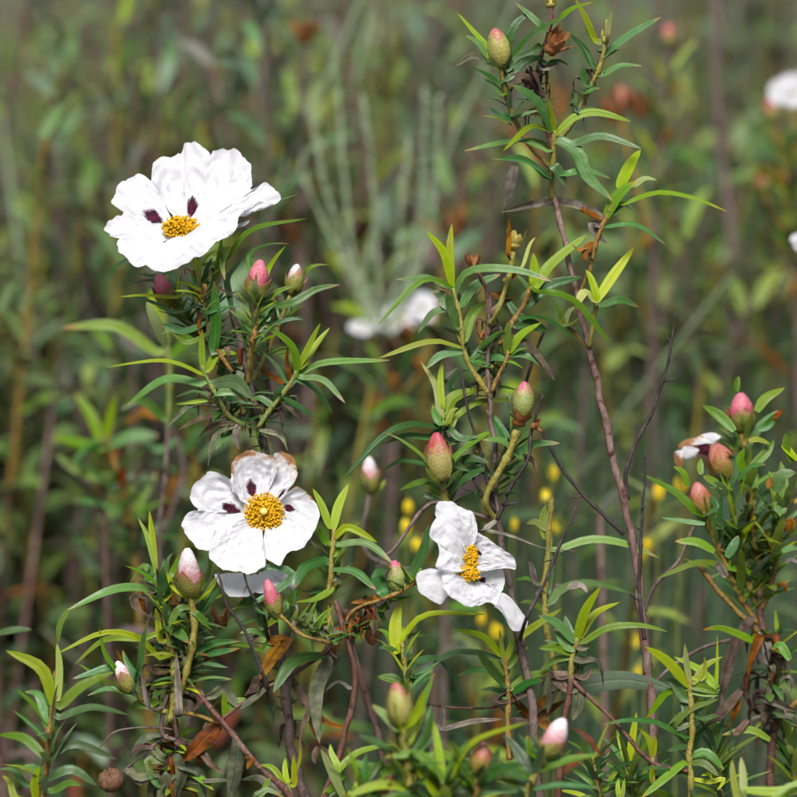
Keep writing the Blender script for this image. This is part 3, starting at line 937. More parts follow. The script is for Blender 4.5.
def blades(n, seed, place, hfun, wmin=.0012, wmax=.0028, lean=.16):
    R = np.random.RandomState(seed)
    x, y = place(R, n)
    h = hfun(R, x, y)
    z0 = np.array([ground_z(float(a), float(b_)) for a, b_ in zip(x, y)])
    az = R.uniform(0, 2 * np.pi, n); ln = R.normal(0, lean, n) * h
    lx, ly = np.cos(az) * ln, np.sin(az) * ln
    fa = R.uniform(0, np.pi, n); wd = R.uniform(wmin, wmax, n)
    wx, wy = np.cos(fa) * wd, np.sin(fa) * wd
    segs = 4
    V = np.empty((n, segs + 1, 2, 3), np.float32)
    for i in range(segs + 1):
        t = i / segs
        cxx, cyy, cz = x + lx * t * t, y + ly * t * t, z0 - .01 + h * t * (1 - .12 * t * np.abs(ln / h))
        k = 1 - .85 * t * t
        for s, sg in enumerate((-1, 1)):
            V[:, i, s, 0] = cxx + sg * wx * k; V[:, i, s, 1] = cyy + sg * wy * k; V[:, i, s, 2] = cz
    base = np.arange(n)[:, None, None] * (segs + 1) * 2
    q = np.array([[2 * i, 2 * i + 1, 2 * i + 3, 2 * i + 2] for i in range(segs)])[None]
    Fq = (base + q).reshape(-1, 4)
    return V.reshape(-1, 3), Fq

def big_mesh(name, V, Fq, mat):
    me = bpy.data.meshes.new(name)
    me.vertices.add(len(V)); me.vertices.foreach_set('co', V.ravel())
    me.loops.add(Fq.size); me.loops.foreach_set('vertex_index', Fq.ravel().astype(np.int32))
    me.polygons.add(len(Fq)); me.polygons.foreach_set('loop_start', np.arange(0, Fq.size, 4, dtype=np.int32)); me.polygons.foreach_set('loop_total', np.full(len(Fq), 4, np.int32))
    me.materials.append(mat); me.update(calc_edges=True); me.validate()
    o = bpy.data.objects.new(name, me); col.objects.link(o)
    return o

GM = grass_mat()
def pl_mid(R, n):
    # clumped patch behind the centre and lower right, widening with distance
    d = R.uniform(.55, 3.0, n); px = R.uniform(300, 860, n)
    k = S * (D + d) / D
    cl = R.randint(0, 160, n); jx, jy = R.normal(0, .035, n), R.normal(0, .035, n)
    px = np.random.RandomState(5).uniform(400, 820, 160)[cl]; d = .62 + 1.9 * np.random.RandomState(6).beta(1.0, 1.6, 160)[cl]
    k = S * (D + d) / D
    return (px - 398.5) * k + jx, (D + d) * math.cos(PITCH) + jy
V, Fq = blades(46000, 3, pl_mid, lambda R, x, y: R.uniform(.35, .78, len(x)))
o = big_mesh('tall_grass', V, Fq, GM)
o['kind'] = 'stuff'; o['label'] = 'blurred fine green grass behind the centre and right stems'; o['category'] = 'grass'
def pl_all(R, n):
    d = R.uniform(.3, 7.0, n); px = R.uniform(-400, 1200, n); k = S * (D + d) / D
    return (px - 398.5) * k, (D + d) * math.cos(PITCH)
V, Fq = blades(16000, 4, pl_all, lambda R, x, y: R.uniform(.08, .34, len(x)), lean=.35)
o = big_mesh('undergrowth', V, Fq, GM)
o['kind'] = 'stuff'; o['label'] = 'short mixed grass covering the ground between the shrubs'; o['category'] = 'grass'

# ------------------------------------------------------------------ things that can be made out in the blur
# pale grey-green stalks
d = .62
pst = thing('stalk_tuft', 'tuft of pale grey-green leafless stalks right of the upper flower', 'stalks', ground_below(380, d))
stem(pst, [(392, 560), (388, 450), (384, 380), (382, 325)], 3.4, 3.0, 'wood', d, root=True)
for pts in [[(382, 345), (352, 250), (340, 120), (333, 55)], [(383, 340), (378, 270), (372, 180), (362, 95)], [(386, 345), (416, 250), (424, 150), (425, 88)], [(388, 345), (428, 240), (436, 160), (439, 95)], [(381, 345), (340, 240), (322, 170), (309, 105)],
            [(380, 345), (322, 220), (302, 170), (312, 148), (330, 145)], [(385, 345), (398, 260), (402, 190), (410, 140)], [(383, 345), (366, 280), (372, 240), (380, 200)]]:
    so = stem(pst, pts, 1.5, 1.0, 'palestalk', d, name='stalk', sides=6, lump=.2, step=10, wob=2.0)
    Cs = crom(W(pts, d), 60); gg_ = []; rs = random.Random(int(pts[-1][0]))
    for i_ in range(60):
        for q_ in range(3):
            a_ = rs.uniform(0, 6.28); dv_ = Vector((math.cos(a_), math.sin(a_), rs.uniform(.8, 1.8))).normalized()
            ln_ = rs.uniform(3, 7) * pxs(d); b_ = Cs[i_]
            v_, f_, u_, n_ = leaf_geo(crom([b_, b_ + dv_ * ln_ * .5, b_ + dv_ * ln_], 2), 2.2 * pxs(d), Vector((0, -1, .3)), .2, across=2)
            gg_.append((v_, f_))
    v_, f_ = merge(gg_)
    nd = mesh_obj('needles', v_, f_, SM['palestalk'], so, Cs[0]); nd['kind'] = 'stuff'

def bgflower(th, c, r, d, axis, seed, n=5, squash=1.0):
    fl = flower_root(th, c, axis, d, 4)
    for i in range(n):
        a = 2 * math.pi * i / n + seed
        q_ = [0.75, 1.25, .95, 1.15, .7][(i + int(seed * 3)) % 5]
        rim = [(c[0] + math.cos(a + t * 1.0) * r * q_ * (1 - .18 * abs(t) ** 2), c[1] - math.sin(a + t * 1.0) * r * q_ * squash * (1 - .18 * abs(t) ** 2)) for t in (-.75, -.5, -.2, .1, .4, .7)]
        petal(fl, (c[0] - math.cos(a) * r * .16, c[1] + math.sin(a) * r * .16 * squash), rim, c, axis, d, -.08, seed=seed + i * 2.1, nu=9, nv=10, crk=2.2)

d = .62
bf = thing('rockrose_shrub', 'out of focus rockrose with a cluster of small white flowers behind the centre', 'shrub', ground_below(390, d))
bst = stem(bf, [(395, 480), (392, 420), (394, 370), (396, 330)], 4, 3, 'wood', d, root=True)
for i, (c, r, ax2) in enumerate([((421, 307), 18, (.2, .4, .8)), ((402, 317), 17, (-.2, .4, .8)), ((384, 323), 14, (.3, .6, .7)), ((362, 327), 11, (-.3, .6, .7))]):
    stem(bf, [(394, 390), ((394 + c[0]) / 2, (380 + c[1]) / 2), c], 2.2, 2, 'orange', d, name='flower_stalk')
    bgflower(bf, c, r, d, ax2, 1.3 + i, squash=.72)
fill(bst, [(392, 440), (396, 340)], 20, 40, 70, ['mid', 'dark', 'rust', 'blue'], d, seed=201, wr=.2)
stem(bf, [(394, 400), (420, 370), (440, 300), (452, 240)], 2.4, 2.2, 'orange', d, name='branch')
dry_star(bf, (455, 228), 17, d, DRYCAL, 8, 202)

d = .7
br_ = thing('rockrose_shrub', 'out of focus rockrose at the top right edge with a white flower and red buds', 'shrub', ground_below(790, d))
bst = stem(br_, [(800, 400), (797, 280), (790, 200), (785, 150)], 4, 3, 'wood', d, root=True)
bgflower(br_, (793, 93), 21, d, (.2, .3, .9), .6)
stem(br_, [(790, 190), (796, 150), (794, 105)], 2.6, 2.4, 'orange', d, name='flower_stalk')
stem(br_, [(788, 190), (780, 150), (772, 118)], 2.6, 2.6, 'orange', d, name='flower_stalk')
bud(br_, (774, 120), (768, 96), 16, 'red', d, 0, .8, seed=203)
stem(br_, [(795, 240), (775, 215), (763, 192)], 2.6, 2.6, 'orange', d, name='flower_stalk')
bud(br_, (763, 192), (759, 170), 15, 'red', d, 0, .8, seed=204)
stem(br_, [(815, 330, .5), (808, 290, .4), (801, 250, .3)], 2.4, 2.2, 'orange', d, name='flower_stalk')
bgflower(br_, (800, 244), 10, .3, (.2, .3, .9), .9)
fill(bst, [(797, 300), (785, 150)], 26, 40, 66, ['mid', 'dark', 'light', 'blue', 'ochre'], d, seed=205, wr=.22)

d = .40
b1 = thing('rockrose_sprig', 'blurred leafy sprig on an orange stem at left between the two open flowers', 'sprig', ground_below(128, d))
sh = stem(b1, [(140, 620), (134, 540), (128, 500), (113, 460), (104, 436)], 3.4, 2.6, 'orange', d, root=True, name='shoot')
leaves(sh, [([(102, 442), (90, 415), (74, 393)], 13, 'mid'), ([(106, 440), (111, 415), (116, 394)], 12, 'light'), ([(98, 448), (75, 442), (54, 437)], 14, 'mid'), ([(110, 446), (130, 436), (158, 436)], 15, 'blue'), ([(105, 478), (78, 470), (56, 455)], 14, 'mid'), ([(112, 490), (135, 478), (160, 482)], 12, 'blue'), ([(100, 440), (84, 450), (70, 470)], 12, 'dark')], d)
fill(sh, [(135, 560), (112, 460)], 12, 50, 75, ['mid', 'dark', 'blue', 'rust'], d, seed=206, wr=.2)
sh = stem(b1, [(140, 620), (165, 530), (184, 470), (172, 430), (158, 415)], 3, 2.4, 'wood', d, name='shoot')
leaves(sh, [([(160, 418), (145, 412), (125, 424)], 13, 'rust'), ([(184, 470), (170, 490), (165, 520)], 12, 'rust'), ([(182, 455), (200, 430), (215, 440)], 13, 'dark'), ([(175, 440), (160, 450), (140, 440)], 13, 'blue')], d)

d = .26
b2 = thing('rockrose_sprig', 'blurred pale stem with one long green leaf left of the upper leaf shoot', 'sprig', ground_below(168, d))
stem(b2, [(190, 700), (160, 560), (165, 480), (168, 425)], 2.6, 2.6, 'wood', d, root=True)
sh = stem(b2, [(168, 428), (170, 390), (168, 350), (163, 300)], 3.0, 4.0, 'green', d, name='shoot')
leaves(sh, [([(156, 352), (115, 326), (62, 328)], 13, 'mid'), ([(166, 330), (155, 310), (150, 290)], 12, 'light'), ([(168, 360), (185, 340), (195, 320)], 11, 'mid'), ([(166, 420), (140, 400), (120, 410)], 11, 'dark'), ([(166, 430), (190, 410), (210, 420)], 11, 'dark')], d)

d = .75
b3 = thing('dead_stalk', 'dark dry stalk with brown seed heads left of the pale stalks', 'stalk', ground_below(306, d))
sh = stem(b3, [(310, 420), (303, 220), (302, 120), (305, 50)], 4, 3.4, 'wood', d, root=True)
dry_star(b3, (306, 38), 15, d, DRYCAL, 9, 207)
stem(b3, [(304, 230), (298, 232), (294, 236)], 2.4, 2.4, 'wood', d, name='twig')
dry_star(b3, (294, 236), 15, d, DRYCAL, 9, 208)

d = .9
b4 = thing('dead_stalk', 'blurred dark vertical stem behind the tall rockrose near the top right', 'stalk', ground_below(722, d))
stem(b4, [(740, 420), (733, 250), (722, 160), (716, 80), (716, -30)], 6, 5, 'wood', d, root=True)
d = .7
b5 = thing('dead_stalk', 'blurred orange-tipped stalk right of the tall rockrose top', 'stalk', ground_below(665, d))
sh = stem(b5, [(650, 420), (655, 220), (660, 140), (668, 60), (669, 40)], 3.4, 3.0, 'wood', d, root=True)
bud(b5, (668, 44), (669, 22), 15, 'red', d, 0, .7, seed=209)
fill(sh, [(655, 240), (668, 60)], 12, 40, 60, ['mid', 'ochre', 'light'], d, seed=210)
sh2 = stem(b5, [(652, 250), (630, 160), (622, 115)], 3, 3, 'orange', d, name='branch')
for q, c in enumerate([(625, 105), (612, 118), (640, 112)]): dry_star(b5, c, 15, d, simple_mat('dry_calyx_salmon', (0.50, 0.20, 0.12), (0.36, 0.13, 0.07), .5) if q == 0 else DRYCAL, 8, 211 + q)

# yellow broom flowers on thin green stems
def broom(px, d, flowers, label, lean=0):
    th = thing('broom_sprig', label, 'yellow flower', ground_below(px, d), 'yellow-flowered broom sprigs in the grass')
    top = min(flowers, key=lambda c: c[1])
    st = stem(th, [(px - 6, 830), (px - 3 + lean, (830 + top[1]) / 2), (top[0], top[1] - 14)], 1.6, 1.0, 'green', d, root=True, sides=5)
    for i, c in enumerate(flowers):
        C = at(c[0], c[1], d); k = pxs(d); r = random.Random(int(c[0] * 7 + c[1]))
        V, F = tube_geo([C - UPV * 8 * k, C - UPV * 4 * k, C - UPV * 2 * k], [1 * k, 2.2 * k, 2.6 * k], 6)
        f = mesh_obj('flower', V, F, SM['green'], th, C)
        sc_ = r.uniform(.8, 1.2)
        k = k * sc_
        for q in range(4):
            a = r.uniform(0, 6.28) + q * 1.257
            dv = (RIGHT * math.cos(a) + TOCAM * math.sin(a))
            b_ = C - UPV * (7 * k); tip = C + dv * (3.2 * k * r.uniform(.6, 1.2)) + UPV * (9 * k * r.uniform(.6, 1.1)); mid = C + dv * (3.6 * k) + UPV * (2 * k)
            V, F, U, nn = leaf_geo(crom([b_, mid, tip], 5), 7.0 * k * r.uniform(.6, 1.2), dv, .5, 0, r.uniform(-.4, .4), across=2, wave=.4, seed=q + c[0])
            mesh_obj('petal', V, F, YELLOW, f, b_, uvs=U)
broom(551, .36, [(552, 474), (546, 496)], 'yellow broom sprig with two flowers right of the orange-based bud')
broom(560, .36, [(559, 527)], 'yellow broom flower just right of the pale shoot tip')
broom(513, .36, [(513, 525)], 'yellow broom flower left of the pale shoot tip')
broom(637, .36, [(633, 641), (638, 673)], 'yellow broom sprig with two flowers beside the bare pinkish stem')
broom(659, .36, [(659, 492)], 'yellow broom flower right of the upright dark twig')
broom(680, .36, [(681, 486)], 'yellow broom flower left of the withered flower shrub')
broom(408, .36, [(408, 508), (405, 528)], 'yellow broom sprig left of the crumpled white flower')
broom(415, .36, [(416, 545)], 'yellow broom flower low left of the crumpled white flower')
broom(480, .36, [(481, 619), (497, 632)], 'yellow broom sprig under the crumpled white flower')
broom(648, .36, [(647, 545), (640, 556)], 'yellow broom sprig behind the upright dark twig')

# ================================================================== FOREGROUND SHRUBS
def zz(x0, y0, f):
    """coordinates read in an enlarged view -> photo px"""
    def c(*pts): return [(x0 + p[0] / f, y0 + p[1] / f) + tuple(p[2:]) for p in pts]
    return c

# ---------- shrub with the two open flowers
s1 = thing('rockrose_shrub', 'flowering rockrose shrub with two wide open white flowers one above the other', 'shrub', ground_below(300, 0.02))
main = stem(s1, [(308, 810, .02), (292, 745, .02), (285, 690, .02), (276, 640, .025), (269, 590, .03), (270, 520, .035), (264, 440, .02), (255, 408, .01), (247, 375, .01), (240, 340, .01), (232, 308, .01)], 6.2, 4.0, 'wood', root=True)
stem(s1, [(395, 812, .06), (382, 750, .06), (368, 700, .06), (352, 650, .06), (345, 610, .05)], 5.0, 4.0, 'pinkgrey', .06, root=True)
stem(s1, [(318, 808), (335, 768), (346, 732), (355, 690), (351, 650), (340, 618), (335, 600)], 4.2, 3.0, 'red', root=True, name='branch')
stem(s1, [(296, 806, -.01), (285, 790, -.01), (262, 770, -.01), (240, 745, -.01), (216, 715, -.005), (195, 690), (180, 684), (165, 690)], 4.2, 3.0, 'red', name='branch', root=True)
stem(s1, [(218, 572, -.02), (226, 602, -.02), (245, 632, -.02), (262, 672, -.02), (268, 690, -.015)], 1.7, 2.2, 'black', name='twig')
stem(s1, [(243, 570, -.02), (249, 590, -.02), (262, 612, -.015), (268, 640, .0)], 1.4, 1.8, 'black', name='twig')
stem(s1, [(100, 747), (113, 733), (133, 728), (162, 728), (172, 730)], 1.0, 1.4, 'wood', name='twig')
stem(s1, [(121, 773), (140, 757), (155, 744), (168, 735)], 1.2, 1.8, 'wood', name='twig')
stem(s1, [(176, 740), (163, 735), (163, 710), (168, 693)], 2.6, 2.8, 'wood', name='branch')
stem(s1, [(250, 640, .0), (268, 628, .01), (272, 618, .02)], 2.0, 2.4, 'wood', name='twig')
stem(s1, [(218, 722), (240, 705), (262, 690), (290, 676), (322, 655), (340, 640)], 2.0, 2.6, 'red', name='branch')
stem(s1, [(180, 712), (200, 716), (222, 724)], 2.2, 2.6, 'orange', name='branch')

# upper head: shoots
f1s = stem(s1, [(232, 372, .0), (215, 345, .0), (205, 312, .0), (199, 285, .0), (194, 255, .005)], 2.6, 3.0, 'orange', name='flower_stalk')
b1s = stem(s1, [(236, 372, .02), (208, 345, .02), (190, 325, .02), (172, 303, .02)], 2.6, 3.2, 'yellow', name='shoot')
b2s = stem(s1, [(247, 385, .0), (251, 350, -.01), (256, 322, -.01), (255, 296, -.01)], 2.8, 3.6, 'orange', name='shoot')
b3s = stem(s1, [(250, 385, .02), (268, 350, .025), (281, 320, .025), (292, 291, .025)], 2.6, 3.2, 'yellow', name='shoot')
bud(s1, (168, 304), (157, 271), 21, 'pink', .02, -.004, .68, seed=1)
bud(s1, (255, 297), (261, 257), 25, 'pink', -.01, .0, .62, seed=2)
bud(s1, (292, 292), (298, 262), 19, 'white', .025, .0, .86, seed=3)
zA = zz(90, 120, 2.657)
leaves(f1s, [
 (zA((365, 365), (430, 290), (575, 262)), 7, 'mid'), (zA((385, 265), (450, 230), (552, 198)), 8, 'blue'),
 ([(228, 248), (222, 262), (225, 280)], 9, 'mid'), (zA((425, 355), (480, 330), (530, 330)), 8, 'dark'),
 (zA((475, 395), (498, 360), (520, 335)), 6, 'light'), (zA((330, 430), (345, 370), (350, 310)), 9, 'mid'),
 (zA((200, 470), (140, 465), (80, 470)), 4, 'light'), (zA((230, 440), (160, 425), (110, 435)), 8, 'dark', {'d': .03}),
 (zA((100, 370), (70, 390), (45, 418)), 9, 'dark', {'d': .05}), (zA((215, 405), (170, 415), (120, 405)), 9, 'blue', {'d': .04}),
 (zA((300, 440), (310, 400), (325, 365)), 8, 'dark'), (zA((365, 420), (395, 380), (410, 350)), 8, 'dark', {'d': .02}),
 (zA((345, 450), (380, 470), (420, 490)), 5, 'dead'), (zA((310, 500), (290, 540), (300, 590)), 5, 'rust')])
leaves(b1s, [(zA((200, 600), (172, 530), (150, 480)), 13, 'pale', {'d': .06}), (zA((215, 510), (180, 490), (125, 470)), 8, 'dark'),
 (zA((230, 560), (200, 545), (185, 550)), 8, 'dark'), (zA((250, 590), (215, 560), (190, 570)), 6, 'mid')])
leaves(b3s, [(zA((550, 480), (600, 450), (665, 437)), 10, 'dark'), (zA((490, 495), (530, 490), (556, 484)), 6, 'blue'),
 (zA((505, 535), (540, 528), (568, 530)), 6, 'blue'), (zA((575, 400), (600, 385), (632, 385)), 7, 'mid'),
 (zA((470, 480), (500, 455), (545, 440)), 7, 'mid'), (zA((540, 470), (560, 440), (580, 420)), 7, 'dark', {'d': .05})])
leaves(b2s, [(zA((435, 540), (410, 500), (398, 485)), 4, 'grey'), (zA((440, 560), (470, 540), (500, 550)), 6, 'blue'), (zA((430, 570), (400, 560), (380, 575)), 6, 'dark'),
 (zA((455, 470), (480, 500), (470, 530)), 6, 'blue')])
fill(b2s, [(252, 352), (256, 300)], 20, 25, 40, ['mid', 'dark', 'blue', 'light'], -.01, seed=5)
fill(b1s, [(205, 345), (172, 305)], 20, 25, 42, ['mid', 'dark', 'dark', 'light'], .02, seed=6)
fill(f1s, [(228, 370), (200, 285)], 26, 25, 45, ['mid', 'dark', 'dark', 'dead', 'blue'], .01, seed=7)
fill(b3s, [(262, 365), (292, 295)], 20, 25, 42, ['mid', 'dark', 'blue', 'dead'], .03, seed=8)
zB = zz(100, 300, 3.985)
shA = stem(s1, [(244, 425), (228, 415), (216, 395), (207, 378), (202, 366)], 3.2, 2.6, 'green', name='shoot')
leaves(shA, [
 (zB((410, 300), (260, 245), (25, 268)), 9, 'light', {'roll': -.3}), (zB((415, 335), (260, 315), (107, 420)), 11, 'blue', {'roll': .1}),
 (zB((412, 290), (405, 200), (408, 118)), 8, 'light'), (zB((430, 280), (470, 215), (552, 215)), 10, 'light'),
 (zB((452, 215), (462, 90), (455, -75)), 14, 'dark', {'dd': -.005}), (zB((450, 385), (380, 362), (293, 390)), 9, 'blue'),
 (zB((465, 335), (540, 330), (610, 395)), 17, 'blue', {'dd': -.02}), (zB((460, 390), (380, 405), (300, 415)), 6, 'light'),
 (zB((490, 430), (370, 420), (262, 505)), 7, 'gg'), (zB((500, 460), (410, 470), (310, 520)), 6, 'dead'),
 (zB((545, 500), (460, 540), (430, 665)), 6, 'gg'), (zB((540, 490), (450, 500), (392, 548)), 6, 'dead'),
 (zB((480, 310), (490, 240), (500, 180)), 9, 'dark', {'d': .02}), (zB((470, 370), (540, 370), (590, 410)), 9, 'blue', {'d': -.01}),
 (zB((445, 400), (400, 350), (350, 345)), 7, 'dark', {'d': .02})])
shB = stem(s1, [(258, 428), (270, 410), (281, 397), (291, 382), (297, 370)], 3.0, 2.4, 'green', name='shoot')
leaves(shB, [
 (zA((548, 682), (620, 645), (797, 638)), 8, 'mid', {'roll': -.2}), (zA((562, 660), (600, 600), (637, 552)), 9, 'light'),
 (zA((556, 655), (590, 585), (612, 540)), 8, 'light'), (zB((780, 310), (770, 190), (650, 90)), 8, 'mid'),
 (zB((745, 330), (700, 260), (640, 200)), 5, 'blue'), (zA((560, 685), (620, 692), (678, 752)), 8, 'blue'),
 (zA((560, 695), (600, 715), (645, 780)), 8, 'blue'), (zA((520, 740), (560, 765), (595, 790)), 8, 'dark'),
 (zA((515, 760), (545, 780), (565, 800)), 7, 'dead'), (zA((530, 700), (500, 720), (490, 760)), 8, 'dark'),
 (zB((760, 330), (745, 250), (750, 180)), 7, 'rust', {'d': .02}), (zB((700, 430), (640, 390), (600, 400)), 8, 'dark'),
 (zB((690, 440), (730, 410), (790, 430)), 9, 'blue', {'d': .02})])
fill(shA, [(240, 425), (215, 392)], 16, 28, 46, ['dark', 'gg', 'dead', 'blue'], .01, seed=9, up=.0)
fill(shB, [(258, 428), (283, 395)], 16, 24, 40, ['dark', 'gg', 'dead', 'blue'], .01, seed=10, up=.0)
fill(main, [(262, 450), (246, 385), (238, 335)], 22, 18, 34, ['dead', 'gg', 'rust', 'dark', 'dark', 'mid'], .015, seed=11, up=-.1)
leaves(main, [(zB((545, 520), (540, 570), (555, 600)), 9, 'grey'), (zB((640, 520), (720, 540), (750, 600)), 6, 'gg'), (zB((660, 420), (665, 300), (680, 270)), 11, 'grey', {'d': .03})])

# open flower, upper
z1 = zz(100, 130, 3.985)
FC1 = z1((328, 395))[0]; AX1 = (-.12, .58, .80)
fl1 = flower_root(s1, FC1, AX1, .0)
petal(fl1, z1((345, 385))[0], z1((195, 205), (215, 140), (260, 112), (305, 108), (330, 72), (375, 56), (425, 78), (440, 98), (470, 75), (510, 68), (560, 95), (598, 150), (607, 205), (595, 262)), FC1, AX1, .0, -.14, blotch=(.30, .42, .16, .12), seed=1, crk=1.15)
petal(fl1, z1((310, 400))[0], z1((90, 440), (66, 430), (20, 408), (22, 382), (60, 350), (95, 325), (52, 300), (58, 245), (105, 195), (155, 175), (205, 195), (230, 230)), FC1, AX1, .0, -.08, blotch=(.40, .60, .16, .12), seed=2.4, cup=.004)
petal(fl1, z1((355, 395))[0], z1((560, 180), (600, 238), (640, 222), (680, 212), (700, 235), (718, 264), (705, 296), (645, 290), (585, 320), (552, 350), (545, 392), (520, 415)), FC1, AX1, .0, -.05, seed=3.3, cup=.006, crk=.8)
petal(fl1, z1((340, 415))[0], z1((550, 375), (500, 432), (450, 462), (412, 502), (372, 510), (330, 540), (270, 565), (225, 562), (180, 545)), FC1, AX1, .0, .20, seed=4.1, cup=.010, base_d=-.002, crk=.7)
petal(fl1, z1((312, 412))[0], z1((262, 568), (215, 560), (185, 538), (150, 546), (90, 500), (64, 455), (72, 430), (45, 420), (60, 385)), FC1, AX1, .0, .05, blotch=(.30, .35, .05, .05), seed=5.7, cup=.008, crk=.7)
petal(fl1, z1((400, 420))[0], z1((545, 380), (575, 370), (598, 355), (590, 375), (550, 390)), FC1, AX1, .0, -.05, seed=6.2, cup=-.004, crk=.5, nu=8, nv=10)
stamens(fl1, z1((328, 408))[0], AX1, -.003, 19, 11, 340, 13, seed=3, pistil=False, ar=1.1)

# open flower, lower, with browned upper petals
z2 = zz(170, 430, 4.688)
FC2 = z2((438, 385))[0]; AX2 = (.03, .28, .96)
fl2s = stem(s1, [(268, 600, .03), (270, 570, .03), (264, 530, .02), (262, 515, .012)], 3, 3, 'green', name='flower_stalk')
fl2 = flower_root(s1, FC2, AX2, .0)
petal(fl2, z2((420, 360))[0], z2((330, 330), (292, 260), (285, 210), (300, 150), (345, 100), (400, 100), (450, 112), (500, 130), (505, 190)), FC2, AX2, .0, -.16, blotch=(.38, .47, .17, .15), seed=11, cup=.006, wither=(.80, .30, 1.0))
petal(fl2, z2((455, 360))[0], z2((470, 190), (480, 130), (505, 100), (560, 110), (598, 190), (588, 240), (560, 275), (530, 320)), FC2, AX2, .0, -.10, blotch=(.50, .74, .15, .13), seed=12.3, cup=.002, wither=(.62, .25, .9))
petal(fl2, z2((460, 390))[0], z2((555, 290), (585, 268), (630, 282), (670, 318), (702, 375), (690, 450), (640, 530), (600, 566), (560, 570), (512, 632), (450, 600), (430, 555)), FC2, AX2, .0, .02, blotch=(.44, .24, .10, .09), seed=13.1, cup=.012, wither=(.86, .0, .22), crk=.8)
petal(fl2, z2((425, 405))[0], z2((440, 545), (446, 640), (385, 672), (300, 668), (232, 640), (185, 575), (190, 505), (215, 455)), FC2, AX2, .0, .06, blotch=(.1, .5, .06, .2), seed=14.2, cup=.014, crk=.8)
petal(fl2, z2((410, 385))[0], z2((295, 290), (270, 225), (195, 197), (130, 235), (95, 300), (108, 345), (135, 375), (85, 385), (58, 430), (75, 490), (130, 545), (185, 562), (215, 500)), FC2, AX2, .0, -.08, blotch=(.40, .46, .15, .12), seed=15.9, cup=.004)
stamens(fl2, z2((440, 395))[0], AX2, -.004, 20, 20, 460, 8, seed=8, ar=1.05)
# half-hidden flower under it
FC4 = (252, 572); AX4 = (.0, .5, .86)
fl4 = flower_root(s1, (250, 584), AX4, .012)
petal(fl4, (255, 572), [(214, 575), (220, 586), (230, 596), (242, 597), (256, 592), (262, 585)], FC4, AX4, -.004, .05, seed=21, nu=12, nv=14)
petal(fl4, (262, 568), [(250, 590), (262, 594), (275, 588), (288, 586), (294, 592), (296, 580), (285, 570)], FC4, AX4, -.004, .05, seed=22, nu=12, nv=14)

# lower left head
z5 = zz(40, 500, 3.985); z6 = zz(80, 620, 4.43); z7 = zz(230, 460, 3.985); z8 = zz(240, 620, 4.43)
shC = stem(s1, [(170, 722), (174, 690), (172, 655), (165, 620), (159, 590), (157, 574)], 3.8, 2.8, 'yellow', name='shoot')
shC2 = stem(s1, [(176, 705, -.005), (188, 668, -.01), (194, 630, -.01), (191, 592, -.01)], 3.4, 4.2, 'yellow', name='shoot')
leaf(shC, [(179, 716), (178, 685), (176, 652)], 9, 'grey', -.014, 0, roll=0)
leaf(shC, [(148, 706), (144, 685), (140, 664)], 6, 'grey', -.014, 0, roll=0)
bud(s1, (191, 593), (187, 545), 27, 'white', -.01, -.006, .56, seed=4)
shC3 = stem(s1, [(168, 712), (150, 706), (140, 698), (131, 688)], 2.6, 2.6, 'yellow', name='shoot')
bud(s1, (130, 690), (116, 659), 19, 'white', -.01, .0, .72, seed=5)
leaves(shC, [
 (z5((462, 290), (450, 170), (436, 42)), 8, 'light'), (z5((455, 250), (425, 140), (390, 70)), 6, 'light'),
 (z5((475, 345), (415, 262), (358, 330)), 9, 'mid'), (z5((452, 372), (395, 350), (280, 362), (108, 440)), 11, 'blue', {'dd': -.02, 'roll': .1}),
 (z5((112, 440), (80, 500), (72, 570)), 8, 'mid', {'d': -.02, 'dd': .005}), (z5((505, 450), (490, 350), (490, 265)), 15, 'dark', {'dd': -.01}),
 (z5((478, 632), (390, 548), (250, 530), (70, 612)), 7, 'light', {'dd': -.02}), (z5((350, 550), (250, 562), (138, 655)), 8, 'light'),
 (z5((500, 490), (550, 530), (592, 572)), 14, 'dark', {'dd': -.02}), (z5((370, 385), (385, 440), (492, 486)), 8, 'dead', {'d': -.015}),
 (z5((430, 320), (440, 280), (430, 262)), 9, 'blue'), (z5((420, 375), (410, 400), (430, 470)), 8, 'rust'),
 (z5((400, 660), (410, 570), (430, 475)), 8, 'dark', {'d': -.015}), (z5((290, 665), (200, 690), (130, 713)), 9, 'blue', {'d': -.01}),
 (z5((365, 772), (270, 752), (188, 780)), 9, 'blue', {'d': -.01}), (z5((480, 560), (470, 480), (460, 430)), 8, 'light'),
 (z5((460, 680), (420, 660), (400, 690)), 8, 'dead'), (z5((560, 640), (480, 650), (420, 660)), 9, 'dead')])
leaves(shC3, [(z5((300, 672), (258, 610), (236, 508)), 6, 'mid', {'d': -.012}), (z5((380, 700), (345, 640), (330, 600)), 10, 'dark', {'d': -.012}),
 (z5((330, 740), (260, 720), (150, 650)), 4, 'light'), (z5((330, 650), (310, 610), (300, 585)), 4, 'ochre'), (z6((360, 400), (290, 370), (210, 395)), 13, 'mid')])
